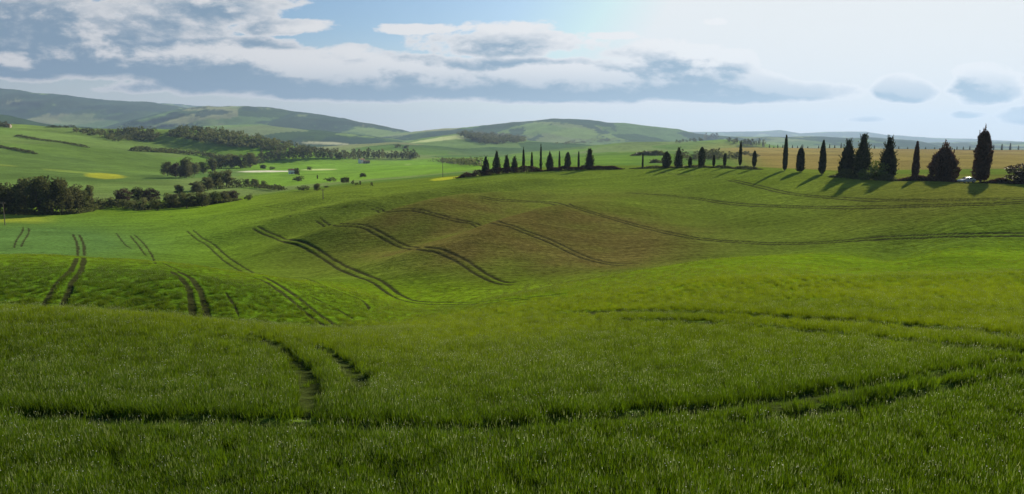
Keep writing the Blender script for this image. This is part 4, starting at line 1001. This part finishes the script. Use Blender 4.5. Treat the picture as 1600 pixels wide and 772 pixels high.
# tree belt: individual trees of one kind, told apart by nothing
protos = ['minid1', 'minid2', 'minio1', 'minid3', 'minio2']
def belt(n, xs, by, h, w, label, grp, rng_seed, cat='tree'):
    rg = random.Random(rng_seed)
    for i in range(n):
        x = xs[0] + (xs[-1] - xs[0]) * (i + rg.random() * .8) / n; b = float(np.interp(x, xs, by)) + rg.uniform(-1.2, 1.0); hh = h * rg.uniform(.65, 1.25)
        stand('tree', rg.choice(protos), x, b - hh, b, w * rg.uniform(.7, 1.3), label, cat, grp, parts=False)
belt(66, (395, 420, 450, 560, 655), (258, 252, 248.5, 248.5, 248.5), 15, 11, 'tree in the long dark belt along the far edge of the plain', 'trees of the long belt', 1)
belt(26, (400, 440, 480, 600), (245, 240, 238, 243), 9, 10, 'tree in the back row of the wooded rise behind the belt', 'trees behind the long belt', 2)
belt(22, (1058, 1075, 1120, 1153), (244, 250, 250, 248), 12, 13, 'tree in the dark thicket behind the middle cypresses', 'trees of the thicket', 3)
belt(10, (1090, 1125), (248, 246), 14, 12, 'taller tree at the back of the dark thicket behind the middle cypresses', 'tall thicket trees', 4)
belt(9, (1055, 1100), (223, 221), 5, 8, 'low tree in the row on the left shoulder of the small green hill', 'trees on the left shoulder of the small hill', 5)
belt(6, (1098, 1122), (218.5, 218.5), 10, 9, 'tree in the round copse topping the small green hill', 'trees of the hilltop copse', 6)
belt(6, (1138, 1154), (222, 224), 7, 7, 'tree in the small group just right of the hilltop copse', 'trees right of the hilltop copse', 7)
belt(7, (1157, 1176), (226, 229), 12, 9, 'tree in the dense dark group further down the small hill', 'trees lower on the small hill', 8)
belt(6, (1177, 1196), (228, 230), 11, 5, 'slim tree at the right foot of the small hill', 'slim trees at the foot of the small hill', 9)
belt(7, (1160, 1186), (242, 246), 6, 10, 'bush below the slim trees right of the tall spire cypress', 'bushes right of the tall spire', 10, 'bush')
belt(9, (0, 15), (199, 199), 8, 7, 'dark tree round the farm on the left hilltop', 'trees round the hilltop farm', 11)
belt(10, (74, 116), (199.5, 199.5), 4.0, 8, 'dark bush in the short hedge on the crest of the left hill', 'bushes on the left crest', 12, 'bush')
belt(14, (186, 245), (199.5, 200), 3, 6, 'bush in the thin dark line on the crest before the blue mountain', 'bushes of the thin crest line', 13, 'bush')
# little cypresses on the skyline road
far_me = make_cyp('spire', 12, 3.4, 240, 60)[0]; far_me.name = 'far_cypress'
FC = [(1202, 8), (1209, 5), (1215, 8), (1223, 8), (1238, 7), (1246, 6), (1254, 8), (1262, 5), (1279, 6), (1296, 8), (1304, 6), (1314, 9), (1331, 8), (1358, 9), (1366, 7), (1404, 6), (1418, 5), (1446, 5), (1460, 5), (1495, 6), (1505, 6), (1515, 7), (1552, 10), (1565, 11), (1578, 12), (1591, 8)]
for i, (x, h) in enumerate(FC):
    X, Y, z, yy = spot(x, 1360); k = h * Y / 1100 / 12
    place_one('cypress_tree', far_me, X, Y, z - .5, (max(.8, k) * 1.25, max(.8, k) * 1.25, k), random.uniform(0, 6), 'tiny cypress in the row on the far skyline road', 'cypress', 'tiny cypresses on the far skyline road')

M_wl = plant_mat('woodland_foliage', (.048, .068, .024), (.170, .180, .060), .45)
# far-off woods that read as one mass
def wood(name, poly, n, H, label_seed, Wd=None, mat=M_far):
    rg = np.random.default_rng(label_seed); pl = np.array(poly, float); x0, y0 = pl.min(0); x1, y1 = pl.max(0); pts2 = []
    def inside(x, y):
        c = False; j = len(pl) - 1
        for i in range(len(pl)):
            if (pl[i, 1] > y) != (pl[j, 1] > y) and x < (pl[j, 0] - pl[i, 0]) * (y - pl[i, 1]) / (pl[j, 1] - pl[i, 1]) + pl[i, 0]: c = not c
            j = i
        return c
    tries = 0
    while len(pts2) < n and tries < n * 12:
        tries += 1; x, y = rg.uniform(x0, x1), rg.uniform(y0, y1)
        if inside(x, y): X, Y = hit(x, y, 300); pts2.append((X, Y))
    Q = []; T_ = []
    for (X, Y) in pts2:
        z = float(gz(X, Y)[0]); h = H * rg.uniform(.5, 1.2); w = (Wd or H * .55) * rg.uniform(.7, 1.2); m_ = 46
        d = rg.normal(size=(m_, 3)); d /= np.linalg.norm(d, axis=1)[:, None]; p = d * (w, w, h * .5) * (rg.random(m_)[:, None] ** .35) * .8 + (X, Y, z + h * .5)
        Q.append(leaf_quads(p, d, H * .16, .1, 1.2)); T_.append(np.clip(rg.normal(rg.uniform(.1, .8), .12, m_), 0, 1))
    Q = np.concatenate(Q); o0 = np.array([pts2[0][0], pts2[0][1], 0.0]); o = link(name, quads_mesh(name, Q - o0, [mat], np.concatenate(T_))); o.location = tuple(o0); return tag(o, kind='stuff')
wood('woodland', [(268, 204), (300, 202), (345, 204), (352, 208), (410, 214), (450, 222), (480, 230), (520, 238), (470, 240), (420, 236), (380, 232), (330, 226), (290, 219), (262, 215)], 430, 11, 1, None, M_wl)
wood('thicket', [(108, 205), (150, 205), (178, 209), (205, 203), (240, 204), (250, 213), (238, 222), (180, 221), (140, 213)], 190, 9, 2, None, M_wl)
wood('woodland', [(718, 212), (745, 207), (790, 210), (822, 217), (818, 223), (790, 225), (755, 226), (735, 219)], 260, 18, 3, 14, M_wl)
wood('woodland', [(860, 226), (900, 219), (960, 217), (950, 222), (900, 226)], 50, 12, 4, 20, M_wl)

# ---------------------------------------------------------------- air
def haze():
    V, Fc = [], []; box(V, Fc, -32000, 32000, -300, 19000, -30, 800); me = bpy.data.meshes.new('haze'); me.from_pydata(V, [], Fc); me.update()
    m, N = new_mat('haze'); p = N.n('ShaderNodeVolumePrincipled'); p.inputs['Color'].default_value = (.45, .62, .90, 1); p.inputs['Density'].default_value = 6.2e-5; p.inputs['Anisotropy'].default_value = .3
    o = N.n('ShaderNodeOutputMaterial'); N.l(p.outputs[0], o.inputs['Volume']); me.materials.append(m)
    ob = link('haze', me); tag(ob, kind='stuff')
haze()
